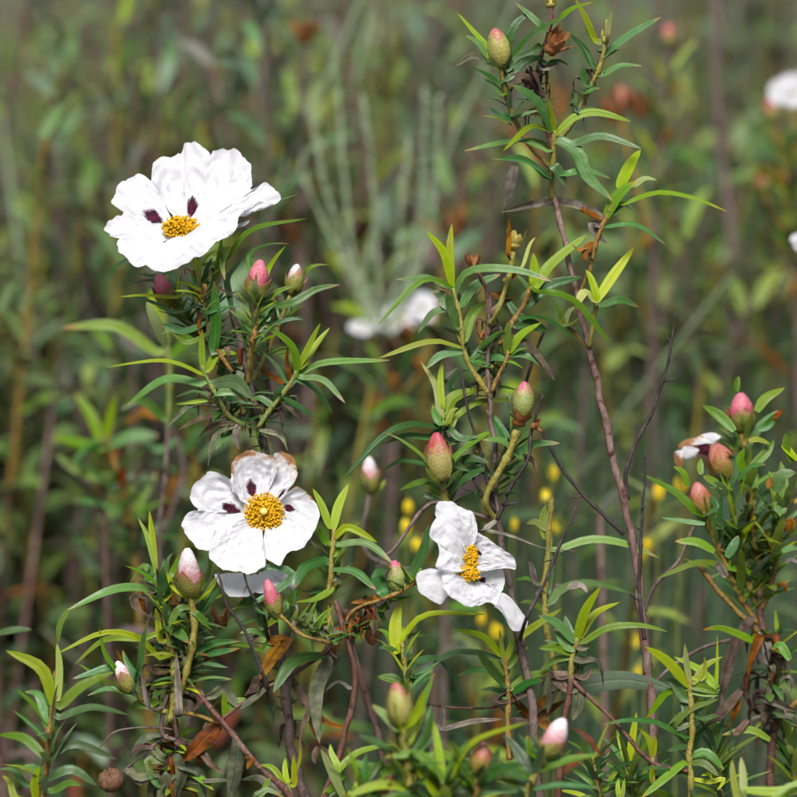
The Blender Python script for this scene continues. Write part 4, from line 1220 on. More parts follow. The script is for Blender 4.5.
leaves(shC2, [(z5((610, 612), (700, 570), (800, 562)), 9, 'blue'), (z5((620, 620), (700, 610), (797, 590)), 9, 'dark'),
 (z5((650, 440), (720, 350), (792, 308)), 11, 'dark'), (z5((520, 300), (545, 250), (555, 215)), 9, 'mid', {'d': .01}), (z5((660, 330), (680, 260), (670, 200)), 9, 'mid', {'d': .015}),
 (z5((660, 380), (690, 330), (710, 300)), 8, 'mid'), (z5((620, 640), (580, 680), (600, 740)), 9, 'gg'), (z5((500, 300), (510, 240), (530, 210)), 7, 'blue', {'d': .01}),
 (z5((690, 610), (660, 640), (640, 670)), 7, 'ochre'), (z5((600, 700), (690, 710), (762, 715)), 8, 'blue', {'d': .01}),
 (z6((505, 270), (590, 255), (672, 262)), 7, 'blue'), (z5((640, 520), (690, 560), (740, 570)), 11, 'dark'), (z5((570, 560), (540, 600), (560, 640)), 9, 'mid'),
 (z5((560, 430), (530, 470), (520, 540)), 9, 'mid', {'d': -.012}), (z5((620, 450), (660, 490), (690, 520)), 9, 'mid', {'d': -.012})])
fill(f1s, [(206, 320), (196, 268)], 12, 22, 38, ['mid', 'light', 'dark', 'ochre'], -.005, seed=177)
fill(shC, [(166, 625), (158, 580)], 8, 26, 44, ['mid', 'light', 'dark'], -.005, seed=178)
dry_star(s1, (177, 607), 11, .0, DRYCAL, 7, 1)
dry_star(s1, (221, 622), 12, .02, DRYCAL, 6, 2)
fill(shC, [(174, 700), (168, 620)], 34, 28, 52, ['dark', 'mid', 'gg', 'dead', 'blue', 'mid'], .012, seed=12, up=.0)
fill(shC2, [(180, 690), (193, 610)], 30, 25, 48, ['dark', 'mid', 'gg', 'light', 'blue'], .0, seed=13, up=.1)
deadp = stem(s1, [(172, 810, .01), (176, 770, .01), (178, 740, .005), (172, 715)], 3.4, 3, 'wood', name='branch', root=True)
leaves(deadp, [
 (z6((605, 470), (540, 540), (455, 625)), 19, 'rust', {'fold': .5, 'twist': .3}), (z6((470, 560), (420, 600), (340, 655)), 15, 'dead', {'fold': .6, 'twist': .4}),
 (z6((440, 600), (450, 690), (420, 790)), 16, 'gg', {'fold': .3}), (z6((440, 640), (530, 680), (560, 790)), 13, 'gg', {'fold': .5, 'twist': .4}),
 (z6((700, 535), (690, 650), (665, 800)), 19, 'gg', {'fold': .15, 'twist': .1, 'd': -.012}), (z6((250, 690), (330, 690), (300, 780)), 16, 'gg'),
 (z6((330, 560), (270, 560), (215, 610)), 8, 'dead'), (z6((360, 520), (290, 530), (230, 580)), 10, 'gg'), (z6((540, 590), (580, 640), (640, 680)), 9, 'dead'),
 (z6((270, 730), (330, 700), (380, 705)), 5, 'grey'), (z6((560, 715), (640, 710), (710, 715)), 6, 'gg'), (z6((730, 600), (760, 610), (740, 660)), 9, 'rust', {'d': -.012}),
 (z6((380, 620), (300, 620), (330, 700)), 11, 'mid'), (z6((340, 720), (310, 680), (290, 640)), 10, 'blue'), (z6((400, 690), (380, 740), (395, 800)), 15, 'gg'),
 (z6((560, 480), (600, 540), (600, 545)), 8, 'dead'), (z6((490, 300), (520, 340), (500, 400)), 14, 'dead'), (z6((640, 300), (590, 330), (530, 350)), 12, 'gg'),
 (z6((640, 430), (640, 370), (635, 320)), 7, 'light'), (z6((650, 410), (690, 360), (745, 350)), 8, 'mid'), (z6((760, 340), (790, 290), (797, 270)), 12, 'dead'),
 (z6((600, 430), (590, 390), (620, 350)), 12, 'ochre', {'d': .03})])
fill(deadp, [(176, 790), (176, 735)], 22, 28, 50, ['dead', 'rust', 'mid', 'mid', 'dark', 'gg', 'light'], .012, seed=14, up=-.2, wr=.24)
# old seed capsule: ten ribbed valves
cap = None
cx = at(111, 780, -.005); kk = pxs(0)
axc = (UPV * .75 + TOCAM * .55 + RIGHT * -.2).normalized(); xx, yy, zc = frame_of(axc)
Vc, Fc = [], []
nzc, nac = 16, 40
for i in range(nzc + 1):
    th_ = math.pi * i / nzc
    for k in range(nac):
        a = 2 * math.pi * k / nac
        top = max(0, math.cos(th_))
        crease = abs(math.sin(a * 5)) ** 0.4
        rr = 13.2 * kk * (1 - (0.10 + .30 * top) * (1 - crease)) * (1 + .06 * noise.noise(Vector((a * 2, th_ * 3, 2))))
        Vc.append(cx + zc * (math.cos(th_) * rr * (.95 - .25 * top ** 6)) + xx * (math.sin(th_) * math.cos(a) * rr) + yy * (math.sin(th_) * math.sin(a) * rr))
for i in range(nzc):
    for k in range(nac):
        Fc.append((i * nac + k, (i + 1) * nac + k, (i + 1) * nac + (k + 1) % nac, i * nac + (k + 1) % nac))
mesh_obj('seed_capsule', Vc, Fc, CAPSULE, s1, cx)
# middle shoot right of the lower flower
shD = stem(s1, [(334, 640, .0), (328, 605), (331, 570), (333, 545), (333, 528)], 3.2, 2.6, 'yellow', name='shoot')
leaves(shD, [
 (z7((412, 275), (430, 190), (472, 95)), 11, 'light', {'roll': 0}), (z7((395, 260), (365, 180), (330, 115)), 9, 'light', {'roll': 0}), (z7((415, 312), (470, 268), (586, 328)), 9, 'light'),
 (z7((425, 342), (540, 335), (648, 412)), 13, 'blue', {'dd': -.01}), (z7((415, 435), (500, 445), (582, 517)), 13, 'dark', {'dd': -.01}),
 (z7((378, 400), (300, 425), (258, 512)), 14, 'dark', {'dd': -.02}), (z7((250, 455), (160, 425), (78, 460)), 10, 'dark', {'d': -.015}),
 (z7((408, 515), (340, 560), (262, 568)), 12, 'mid', {'dd': -.02}), (z7((385, 330), (360, 290), (355, 270)), 9, 'mid'), (z7((415, 380), (440, 340), (480, 335)), 8, 'mid'),
 (z7((380, 370), (340, 340), (320, 320)), 8, 'dead', {'d': .02}), (z7((400, 480), (430, 470), (440, 500)), 8, 'gg')])
fill(shD, [(330, 605), (333, 540)], 14, 25, 42, ['dark', 'mid', 'mid', 'light'], .01, seed=15)
bs6 = stem(s1, [(338, 645, -.02), (318, 640, -.03), (300, 634, -.03), (285, 620, -.03), (276, 612, -.03)], 1.8, 2.2, 'orange', name='shoot')
bud(s1, (276, 613), (266, 577), 18, 'pink', -.03, .0, .5, seed=6)
leaves(bs6, [(z7((200, 600), (160, 560), (150, 630)), 9, 'mid'), (z7((280, 620), (340, 650), (400, 700)), 11, 'mid'), (z7((270, 640), (230, 620), (200, 560)), 10, 'mid'),
 (z7((300, 660), (260, 690), (240, 720)), 12, 'gg'), (z7((220, 580), (250, 540), (290, 520)), 8, 'light'), (z7((130, 590), (60, 580), (0, 600)), 8, 'mid'), (z7((140, 700), (90, 680), (40, 690)), 7, 'blue'),
 (z7((90, 540), (60, 560), (20, 600)), 11, 'dark'), (z7((110, 640), (50, 650), (0, 640)), 8, 'dark'), (z7((120, 760), (60, 740), (0, 740)), 8, 'mid')])
fill(bs6, [(335, 644), (282, 618)], 24, 20, 38, ['mid', 'dark', 'light', 'gg'], -.02, seed=16)
shE = stem(s1, [(340, 640, .0), (352, 612, .0), (380, 600, -.005), (400, 592, -.005), (418, 580, -.005)], 2.0, 2.4, 'orange', name='shoot')
leaves(shE, [(z7((610, 520), (590, 460), (640, 420)), 17, 'dark', {'roll': 0}), (z7((715, 475), (770, 370), (792, 255)), 13, 'dark', {'roll': 0}), (z7((640, 580), (600, 600), (640, 690)), 9, 'dark'),
 (z7((600, 545), (540, 560), (480, 570)), 8, 'ochre'), (z7((650, 470), (690, 460), (730, 500)), 9, 'mid'), (z7((600, 600), (640, 560), (720, 545)), 8, 'mid'),
 (z7((520, 660), (560, 620), (590, 640)), 8, 'rust'), (z7((480, 655), (500, 660), (530, 662)), 5, 'blue')])
bud(s1, (398, 590), (394, 558), 20, 'green', .0, .0, .95, seed=7)
for q, (a, b_) in enumerate([((365, 622), 9), ((372, 640), 10), ((350, 640), 9), ((332, 655), 8)]):
    dry_star(s1, a, b_, .01, DRYCAL, 6, 20 + q)
fill(shE, [(400, 592), (418, 580)], 6, 22, 34, ['mid', 'dark', 'light'], -.005, seed=170)
fill(shE, [(345, 640), (370, 610)], 20, 18, 32, ['rust', 'dead', 'gg', 'rust', 'dark'], .0, seed=17)
br = stem(s1, [(322, 655, -.012), (330, 640, -.005), (336, 628)], 2, 2.2, 'red', name='twig')
leaves(br, [(z8((390, 175), (335, 330), (352, 545)), 17, 'gg', {'fold': .25, 'twist': .2}), (z8((205, 90), (140, 170), (88, 262)), 17, 'ochre', {'fold': .3, 'twist': .2}),
 (z8((380, 155), (235, 185), (148, 320)), 17, 'dark', {'fold': .3, 'twist': .2, 'dd': -.02}), (z8((480, 300), (430, 275), (290, 380)), 6, 'grey'), (z8((310, 380), (280, 470), (270, 590)), 11, 'dead'),
 (z8((330, 420), (320, 480), (350, 530)), 8, 'rust'), (z8((350, 570), (330, 610), (335, 640)), 10, 'dead'), (z8((90, 260), (60, 310), (20, 340)), 13, 'dead'), (z8((130, 300), (70, 340), (0, 395)), 8, 'gg'),
 (z8((420, 160), (380, 250), (380, 330)), 14, 'grey', {'d': .01})])
lowA = stem(s1, [(298, 812), (292, 798), (288, 785)], 2, 1.8, 'green', name='shoot', root=True)
leaves(lowA, [(z8((215, 735), (200, 670), (200, 612)), 7, 'light'), (z8((240, 735), (240, 670), (237, 600)), 7, 'light'), (z8((205, 740), (150, 660), (90, 640)), 7, 'light'), (z8((265, 620), (268, 570), (265, 515)), 4, 'light')])
lowB = stem(s1, [(350, 815, -.05), (345, 797, -.05), (338, 780, -.05)], 2.4, 2.2, 'green', name='shoot', root=True)
leaves(lowB, [(z8((460, 790), (410, 680), (358, 572)), 11, 'pale', {'d': -.05}), (z8((430, 640), (405, 590), (400, 550)), 8, 'light', {'d': -.05}), (z8((380, 770), (430, 720), (470, 690)), 9, 'mid', {'d': -.05}),
 (z8((160, 755), (80, 700), (0, 710)), 11, 'gg', {'d': .0}), (z8((60, 790), (120, 750), (200, 790)), 10, 'mid', {'d': -.04}), (z8((420, 690), (520, 590), (680, 550)), 9, 'mid', {'d': -.05}),
 (z8((480, 790), (560, 690), (660, 640)), 9, 'light', {'d': -.06})])
fill(main, [(290, 740), (284, 690), (272, 640)], 10, 22, 40, ['dead', 'gg', 'dark'], .04, seed=18, up=-.3)

# ---------- centre shrub with the drooping crumpled flower
s2 = thing('rockrose_shrub', 'centre rockrose shrub with red-tipped buds and one crumpled white flower facing sideways', 'shrub', ground_below(520, 0.02))
st2 = stem(s2, [(541, 812), (535, 745), (530, 690), (520, 645), (512, 600), (505, 560), (498, 520), (495, 460), (491, 410), (488, 370), (488, 330), (492, 295)], 5.6, 2.2, 'wood', root=True)
stem(s2, [(497, 520, -.01), (510, 488, -.01), (528, 460, -.01), (531, 433, -.008), (543, 395, -.01)], 2.2, 1.8, 'black', name='twig')
stem(s2, [(498, 515, .0), (480, 453, .0), (468, 410, .0), (461, 365, .0)], 2.0, 1.6, 'black', name='twig')
stem(s2, [(624, 534, .03), (588, 500, .03), (560, 465, .03), (540, 428, .03)], 2.2, 1.8, 'black', .03, name='twig')
stem(s2, [(544, 331, .015), (534, 356, .015), (524, 390, .015), (508, 430, .015)], 2.0, 2.2, 'black', name='twig')
stem(s2, [(576, 507, -.03), (560, 545, -.03), (541, 590, -.03), (526, 620, -.03), (520, 640, -.01)], 1.7, 2.0, 'black', name='twig')
stem(s2, [(386, 556, .0), (398, 543), (412, 524), (420, 512), (436, 502), (460, 510), (490, 518)], 2.4, 2.6, 'wood', name='twig')
stem(s2, [(424, 704, .02), (460, 708, .02), (498, 706, .02), (528, 690, .01)], 1.4, 1.8, 'red', name='twig')
stem(s2, [(460, 398, .01), (468, 386, .01), (482, 384, .005), (489, 392)], 1.4, 2, 'black', name='twig')
stem(s2, [(470, 470), (480, 490), (497, 512)], 2.0, 2.6, 'black', name='twig')
leaf(st2, [(478, 530), (510, 535), (545, 548), (578, 551)], 9, 'grey', -.012, 0, roll=.6, fold=.3, twist=.2)
leaves(st2, [([(440, 731), (470, 722), (503, 719)], 9, 'grey'), ([(495, 700), (510, 690), (520, 705)], 8, 'dead'), ([(528, 716), (545, 700), (560, 690)], 12, 'rust', {'d': .02}), ([(515, 720), (505, 740), (515, 760)], 9, 'dead')])

z9 = zz(360, 200, 4.981); z10 = zz(480, 200, 4.428); z11 = zz(340, 340, 4.981); z12 = zz(460, 360, 3.985)
shF = stem(s2, [(490, 395), (478, 378), (468, 362), (463, 342), (461, 320), (456, 300), (453, 288)], 3.0, 2.4, 'yellow', name='shoot')
leaves(shF, [
 (z9((460, 430), (420, 270), (330, 155)), 11, 'light', {'roll': .1}), (z9((458, 420), (448, 250), (457, 118)), 9, 'light', {'roll': 0}), (z9((470, 450), (380, 400), (280, 420), (90, 622)), 8, 'mid'),
 (z9((430, 445), (340, 385), (180, 397)), 9, 'blue'), (z9((475, 460), (520, 370), (620, 340), (797, 352), (955, 405)), 10, 'blue', {'dd': -.02}), (z9((510, 520), (570, 430), (702, 368)), 11, 'dark'),
 (z9((440, 525), (410, 480), (362, 458)), 15, 'blue'), (z9((490, 645), (450, 530), (428, 440)), 13, 'dark'), (z9((432, 545), (360, 570), (290, 662)), 10, 'blue'),
 (z9((512, 722), (470, 620), (428, 565)), 5, 'light'), (z9((520, 705), (560, 570), (642, 498)), 12, 'mid'), (z9((512, 737), (350, 702), (95, 787)), 9, 'light', {'roll': -.2}),
 (z11((610, 62), (500, 78), (430, 142)), 10, 'blue'), (z9((565, 785), (640, 700), (722, 648)), 9, 'dark'), (z11((660, 95), (720, 120), (768, 135)), 10, 'dark'),
 (z9((465, 600), (455, 570), (460, 540)), 6, 'light'), (z11((560, 250), (520, 190), (600, 130)), 7, 'blue', {'d': .03}), (z11((540, 230), (600, 160), (660, 150)), 7, 'dark', {'d': .02}),
 (z11((740, 110), (690, 80), (750, 0)), 9, 'blue', {'d': .02})])
fill(shF, [(468, 362), (456, 300)], 8, 25, 45, ['dark', 'mid', 'blue'], .015, seed=31)
cal = stem(s2, [(488, 325, .0), (497, 312, -.005), (505, 290, -.005), (511, 268, -.005), (513, 252, -.005)], 2.6, 3.4, 'yellow', name='shoot')
dry_star(s2, (514, 245), 12, -.005, YCAL, 7, 33, up=(.15, 1, .2), spread=.55)
leaves(cal, [(z9((730, 400), (770, 380), (785, 350)), 8, 'ochre'), (z9((690, 480), (720, 450), (735, 430)), 9, 'ochre'), (z9((760, 330), (715, 340), (720, 300)), 6, 'ochre'), (z10((150, 330), (160, 320), (170, 315)), 6, 'pale'),
 (z9((740, 490), (700, 520), (640, 570)), 8, 'dead'), (z10((185, 300), (220, 200), (245, 165)), 5, 'pale', {'d': -.006}), (z10((125, 250), (130, 130), (125, 75)), 5, 'ochre', {'d': -.008})])
dst = stem(s2, [(489, 335), (488, 310), (486, 290), (477, 270)], 2.2, 2, 'red', name='twig')
dry_star(s2, (473, 266), 9, .0, DRYCAL, 7, 34)
dry_star(s2, (482, 337), 5.5, -.01, DRYCAL, 5, 35)
shG = stem(s2, [(498, 345), (508, 330), (517, 315), (525, 303), (531, 288)], 2.8, 2.8, 'orange', name='shoot')
leaves(shG, [
 (z10((240, 400), (310, 290), (472, 153)), 13, 'light', {'roll': .1}), (z10((238, 390), (240, 310), (235, 236)), 12, 'light', {'roll': 0}), (z10((210, 470), (310, 378), (455, 340)), 12, 'dark'),
 (z10((295, 408), (420, 450), (580, 642)), 10, 'mid', {'d': -.012}), (z10((190, 520), (300, 528), (442, 628)), 8, 'dark'), (z10((165, 560), (230, 543), (298, 575)), 9, 'dark'),
 (z10((205, 460), (195, 430), (205, 400)), 8, 'blue'), (z10((220, 400), (180, 350), (140, 320)), 9, 'mid', {'d': .02}), (z10((160, 500), (130, 460), (110, 430)), 10, 'blue', {'d': .02}),
 (z10((250, 390), (310, 360), (350, 370)), 8, 'dark', {'d': .02})])
shH = stem(s2, [(492, 392), (500, 372), (506, 360), (508, 350)], 2.4, 2.0, 'orange', name='shoot')
leaves(shH, [(z10((120, 685), (180, 600), (272, 543)), 11, 'light', {'roll': 0}), (z10((118, 680), (122, 600), (132, 530)), 10, 'mid', {'roll': 0}), (z10((0, 665), (60, 600), (115, 572)), 9, 'dark'), (z10((130, 685), (210, 690), (285, 742)), 9, 'dark'),
 (z10((190, 620), (260, 690), (330, 797)), 9, 'dead'), (z10((130, 690), (170, 665), (215, 655)), 7, 'mid'), (z10((90, 700), (50, 700), (0, 740)), 10, 'dark'), (z10((100, 720), (140, 720), (190, 745)), 7, 'mid')])
fill(shH, [(496, 380), (508, 352)], 7, 22, 38, ['dark', 'mid', 'dead'], .01, seed=36)
fill(st2, [(492, 400), (489, 320)], 14, 18, 34, ['dead', 'dead', 'gg', 'dark'], .01, seed=37, up=-.1)

shI = stem(s2, [(490, 520, .005), (465, 515), (450, 508), (445, 495), (442, 478)], 3.6, 5.0, 'yellow', name='shoot')
bud(s2, (441, 477), (436, 429), 28, 'red', -.008, .0, .93, seed=8)
shI2 = stem(s2, [(446, 480, .012), (448, 450, .012), (443, 420, .005), (443, 408, .005)], 2.4, 2.2, 'green', name='shoot')
leaves(shI2, [
 (z11((505, 432), (480, 230), (398, 100)), 9, 'pale', {'roll': 0, 'dd': 0}), (z11((510, 345), (500, 200), (512, 98)), 8, 'light', {'roll': 0, 'dd': 0}), (z11((520, 400), (560, 285), (702, 240)), 14, 'mid'), (z11((505, 410), (475, 370), (462, 325)), 11, 'blue'),
 (z11((560, 452), (560, 400), (640, 332), (720, 302), (850, 300), (925, 325)), 8, 'mid'), (z11((465, 438), (350, 428), (220, 488), (18, 692)), 14, 'dark', {'dd': -.02}), (z11((432, 487), (330, 478), (225, 515)), 10, 'blue'),
 (z11((418, 582), (310, 500), (218, 458)), 8, 'mid', {'d': -.015}), (z11((555, 450), (600, 490), (690, 480)), 9, 'dark'), (z11((530, 430), (560, 350), (590, 340)), 8, 'light')])
leaves(shI, [(z11((458, 632), (310, 600), (212, 652)), 9, 'dark'), (z11((490, 775), (420, 708), (295, 748)), 9, 'mid'), (z11((560, 592), (640, 520), (748, 463)), 10, 'mid', {'d': -.012}), (z11((560, 645), (640, 590), (742, 612)), 11, 'dark'),
 (z11((548, 772), (620, 700), (722, 635)), 15, 'dark', {'dd': -.015}), (z11((550, 520), (600, 500), (650, 480)), 8, 'dark'), (z11((500, 720), (530, 640), (540, 600)), 8, 'light'), (z11((480, 790), (420, 770), (390, 790)), 8, 'dark')])
fill(shI, [(452, 510), (444, 484)], 8, 30, 46, ['dark', 'mid', 'dark'], .01, seed=38)
bks = stem(s2, [(480, 560, .06), (420, 570, .10), (375, 560, .14), (362, 540, .18), (366, 515, .18), (370, 488, .18)], 2.2, 2.8, 'wood', .12, name='shoot')
bud(s2, (370, 490), (369, 454), 20, 'white', .18, .0, .6, seed=9)
sh8 = stem(s2, [(497, 522, -.0), (486, 502, -.006), (494, 480, -.008), (508, 457, -.008), (517, 430, -.008)], 3.2, 4.2, 'yellow', name='shoot')
bud(s2, (522, 415), (525, 379), 21, 'green', -.008, .0, .93, seed=10)
dry_star(s2, (519, 421), 13, -.008, DRYCAL, 8, 39, up=(.2, .5, .3), spread=.4)
dry_star(s2, (534, 426), 7, -.01, DRYCAL, 5, 40, up=(.8, .2, .2))
leaves(sh8, [(z12((240, 378), (170, 320), (88, 318)), 14, 'blue', {'dd': -.01}), (z12((230, 370), (300, 335), (398, 332)), 10, 'dark'), (z12((185, 318), (140, 240), (102, 198)), 9, 'dark'), (z12((120, 292), (60, 322), (0, 368)), 10, 'mid'),
 (z12((95, 430), (40, 450), (-5, 505)), 13, 'dark'), (z12((150, 440), (200, 460), (232, 487)), 6, 'mid'), (z12((260, 385), (290, 400), (303, 455)), 7, 'dead'), (z12((190, 435), (230, 415), (280, 390)), 8, 'dark'),
 (z12((140, 480), (120, 510), (155, 515)), 9, 'dark'), (z12((0, 400), (50, 410), (90, 390)), 10, 'dark', {'d': .01}), (z12((0, 300), (30, 320), (60, 300)), 9, 'blue', {'d': .01}), (z12((60, 420), (90, 380), (60, 360)), 9, 'dark', {'d': .01})])
fill(sh8, [(488, 502), (514, 445)], 16, 24, 40, ['dark', 'mid', 'dark'], .005, seed=41)

# crumpled flower
z3 = zz(400, 480, 4.981)
FC3 = z3((350, 430))[0]; AX3 = (.36, .16, .92)
stem(s2, [(506, 568, .02), (486, 572, .02), (472, 568, -.016)], 2.6, 2.6, 'yellow', name='flower_stalk')
fl3 = flower_root(s2, (470, 567), AX3, -.018)
petal(fl3, z3((360, 370))[0], z3((345, 250), (392, 262), (480, 322), (560, 385), (582, 442), (530, 440), (465, 446), (395, 455)), FC3, AX3, -0.022, -.10, blotch=(.20, .30, .17, .22), seed=31, cup=.0, crk=1.1)
petal(fl3, z3((390, 500))[0], z3((395, 440), (460, 440), (515, 450), (520, 500), (500, 570), (440, 610), (400, 600)), FC3, AX3, -0.016, -.10, seed=32, blotch=(.16, .45, .16, .4), crk=1.0)
petal(fl3, z3((345, 350))[0], z3((190, 215), (180, 150), (195, 110), (245, 108), (300, 132), (355, 158), (382, 225), (375, 290), (345, 330)), FC3, AX3, -0.022, .14, seed=33, cup=.004, crk=1.0)
petal(fl3, z3((350, 440))[0], z3((330, 370), (300, 310), (275, 235), (220, 170), (170, 210), (152, 280), (195, 325), (195, 380), (180, 430), (230, 465), (290, 465), (335, 440)), FC3, AX3, -0.026, .16, seed=34, cup=.006, crk=.85)
petal(fl3, z3((370, 505))[0], z3((235, 462), (205, 480), (225, 550), (290, 605), (350, 632), (400, 622), (440, 605), (480, 625), (500, 570), (470, 530)), FC3, AX3, -0.028, .12, seed=35, cup=.006, crk=.85)
petal(fl3, z3((275, 500))[0], z3((230, 455), (150, 442), (85, 465), (82, 510), (100, 560), (150, 592), (208, 618), (230, 575), (245, 530)), FC3, AX3, -0.026, .08, seed=36, crk=.8, nu=16, nv=18)
petal(fl3, z3((470, 560))[0], z3((500, 558), (535, 572), (570, 610), (605, 655), (637, 695), (628, 738), (572, 756), (535, 710), (515, 670), (470, 630)), FC3, AX3, -0.020, .05, seed=37, crk=.9, nu=18, nv=18)
stamens(fl3, z3((350, 385))[0], AX3, -.030, 7, 12, 150, 5, seed=9, pistil=False, ar=1.05)
stamens(fl3, z3((325, 470))[0], AX3, -.032, 13, 7, 170, 5, seed=19, pistil=False, ar=1.05)

# lower sprigs of the centre shrub
z13 = zz(380, 600, 4.046)
shJ = stem(s2, [(510, 760), (508, 722), (508, 700), (507, 675), (505, 655)], 3.2, 2.4, 'orange', name='shoot')
leaves(shJ, [
 (z13((490, 225), (420, 150), (303, 118)), 10, 'light'), (z13((502, 265), (492, 190), (482, 118)), 6, 'light'), (z13((505, 250), (530, 190), (545, 150)), 8, 'light'), (z13((512, 352), (440, 270), (388, 198)), 13, 'dark', {'dd': -.02}),
 (z13((480, 240), (385, 212), (270, 222), (183, 298)), 9, 'blue'), (z13((500, 300), (390, 283), (313, 307)), 10, 'blue'), (z13((508, 395), (460, 360), (400, 365)), 9, 'blue'), (z13((530, 355), (600, 308), (702, 288)), 10, 'mid'),
 (z13((535, 375), (600, 335), (660, 325)), 9, 'dark'), (z13((520, 270), (560, 215), (600, 190)), 8, 'mid'), (z13((570, 145), (620, 110), (735, 35)), 10, 'light', {'d': .02}), (z13((500, 330), (470, 260), (440, 235)), 8, 'mid'),
 (z13((515, 410), (490, 395), (470, 420)), 8, 'gg'), (z13((520, 420), (550, 385), (580, 390)), 8, 'dark', {'d': .02})])
fill(shJ, [(508, 720), (506, 670)], 6, 25, 40, ['dark', 'mid', 'blue'], .012, seed=42)
shK = stem(s2, [(420, 812, .0), (412, 740, -.01), (408, 690, -.01), (404, 660, -.01), (402, 642, -.01)], 3.2, 2.6, 'yellow', name='shoot', root=True)
leaves(shK, [
 (z13((72, 205), (62, 100), (85, -5)), 16, 'light', {'roll': 0}), (z13((100, 145), (190, 60), (425, 58)), 9, 'light'), (z13((85, 260), (40, 200), (-5, 195)), 13, 'blue'), (z13((110, 215), (125, 150), (192, 142)), 11, 'blue'),
 (z13((125, 255), (230, 235), (308, 325)), 12, 'blue'), (z13((130, 310), (180, 290), (235, 250)), 10, 'blue'), (z13((70, 210), (20, 130), (-20, 120)), 10, 'mid'), (z13((90, 330), (40, 310), (-10, 310)), 11, 'mid'),
 (z13((110, 340), (160, 320), (225, 300)), 14, 'dark'), (z13((90, 240), (100, 180), (95, 110)), 10, 'light'), (z13((150, 520), (170, 420), (215, 310)), 12, 'mid', {'d': -.05})])
fill(shK, [(408, 700), (403, 650)], 6, 30, 45, ['mid', 'light', 'blue'], -.01, seed=43)

# ---------- tall twig right of centre
s3 = thing('rockrose_shrub', 'tallest rockrose with a long bare pinkish grey stem reaching the top edge', 'shrub', ground_below(655, 0.04))
st3 = stem(s3, [(657, 812, .03), (652, 720, .03), (645, 640, .03), (638, 580, .03), (628, 520, .025), (612, 450, .02), (598, 390, .015), (588, 340, .01), (577, 295, .01), (563, 235, .01), (554, 200, .01), (552, 180, .01)], 6.2, 3.0, 'pinkgrey', root=True)
stem(s3, [(628, 500, .03), (626, 470, .03), (640, 436, .03), (655, 405, .03), (668, 360, .03), (676, 312, .03)], 2.2, 1.7, 'black', .03, name='twig')
stem(s3, [(645, 640, .01), (640, 600, .01), (640, 560, .01), (643, 500, .01), (646, 450, .01)], 2.4, 1.6, 'black', name='twig')
stem(s3, [(644, 612, .06), (656, 585, .06), (679, 560, .06), (693, 526, .06)], 2.6, 2.0, 'wood', .06, name='twig')
stem(s3, [(648, 690, .04), (670, 668, .04), (702, 648, .05), (730, 640, .05)], 2.0, 2.4, 'wood', .04, name='twig')
z14 = zz(440, 0, 4.428); z15 = zz(500, 130, 3.321)
top3 = stem(s3, [(552, 200, .01), (552, 165, .005), (554, 130, .0)], 3.2, 2.8, 'yellow', name='shoot')
leaves(top3, [
 (z14((502, 585), (460, 490), (400, 420), (315, 375)), 14, 'blue', {'dd': -.02}), (z14((508, 592), (495, 510), (480, 440)), 7, 'light'), (z14((492, 580), (400, 558), (280, 668)), 11, 'light'),
 (z14((515, 592), (600, 515), (700, 497), (845, 538)), 10, 'light'), (z14((482, 672), (380, 622), (280, 630), (108, 668)), 9, 'blue'), (z14((480, 787), (380, 718), (228, 703)), 9, 'dark'),
 (z15((198, 33), (260, 75), (290, 150), (372, 232)), 15, 'blue'), (z15((250, 45), (340, 20), (470, 62)), 10, 'blue'), (z15((225, 145), (290, 135), (365, 160)), 9, 'blue'), (z15((180, 120), (195, 140), (222, 190)), 12, 'blue'),
 (z15((160, 160), (80, 95), (-5, 92)), 9, 'dark'), (z15((170, 60), (90, 30), (20, 60)), 9, 'mid', {'d': .03})])
upl = stem(s3, [(551, 168, .015), (532, 148, .012), (517, 125, .01), (506, 95, .005), (501, 64, .0)], 2.6, 3.0, 'yellow', name='shoot')
bud(s3, (502, 64), (494, 26), 24, 'tip', .0, .0, .9, seed=12)
leaves(upl, [(z14((212, 207), (150, 140), (78, 58)), 6, 'light'), (z14((215, 248), (170, 190), (115, 158)), 10, 'blue'), (z14((210, 268), (140, 250), (68, 292)), 9, 'gg'), (z14((262, 368), (200, 325), (143, 298)), 9, 'dark'), (z14((308, 158), (350, 90), (412, 52)), 12, 'dark'),
 (z14((345, 215), (420, 140), (545, 78)), 10, 'dark'), (z14((305, 345), (370, 275), (462, 248)), 11, 'dark'), (z14((300, 520), (250, 500), (220, 475)), 9, 'dark'), (z14((330, 520), (350, 470), (375, 440)), 9, 'dark'), (z14((270, 420), (250, 400), (240, 380)), 8, 'mid'), (z14((310, 300), (300, 240), (310, 190)), 9, 'dark'), (z14((260, 300), (240, 280), (210, 230)), 8, 'light')])
fill(upl, [(512, 125), (502, 66)], 8, 22, 36, ['dark', 'mid', 'blue'], .008, seed=51)
upr = stem(s3, [(558, 140, .01), (570, 128, .008), (584, 100, .005), (597, 72, .0), (604, 50, .0), (607, 20, .0)], 2.6, 2.6, 'yellow', name='shoot')
leaves(upr, [(z14((672, 292), (640, 220), (578, 153)), 10, 'dark'), (z14((692, 185), (650, 90), (598, -5)), 8, 'light'), ([(602, 57), (627, 36), (661, 17)], 10, 'dark'), ([(603, 75), (620, 66), (642, 66)], 8, 'blue'), (z14((650, 375), (635, 330), (632, 290)), 10, 'blue'),
 (z14((740, 170), (750, 90), (762, 40)), 6, 'pale', {'d': -.005}), (z14((690, 180), (660, 140), (630, 130)), 8, 'mid'), (z14((640, 410), (680, 395), (710, 392)), 9, 'dark'), (z14((600, 500), (640, 480), (690, 475)), 8, 'dark'), (z14((590, 470), (600, 430), (590, 400)), 8, 'blue'), (z14((700, 220), (740, 230), (790, 220)), 7, 'dark')])
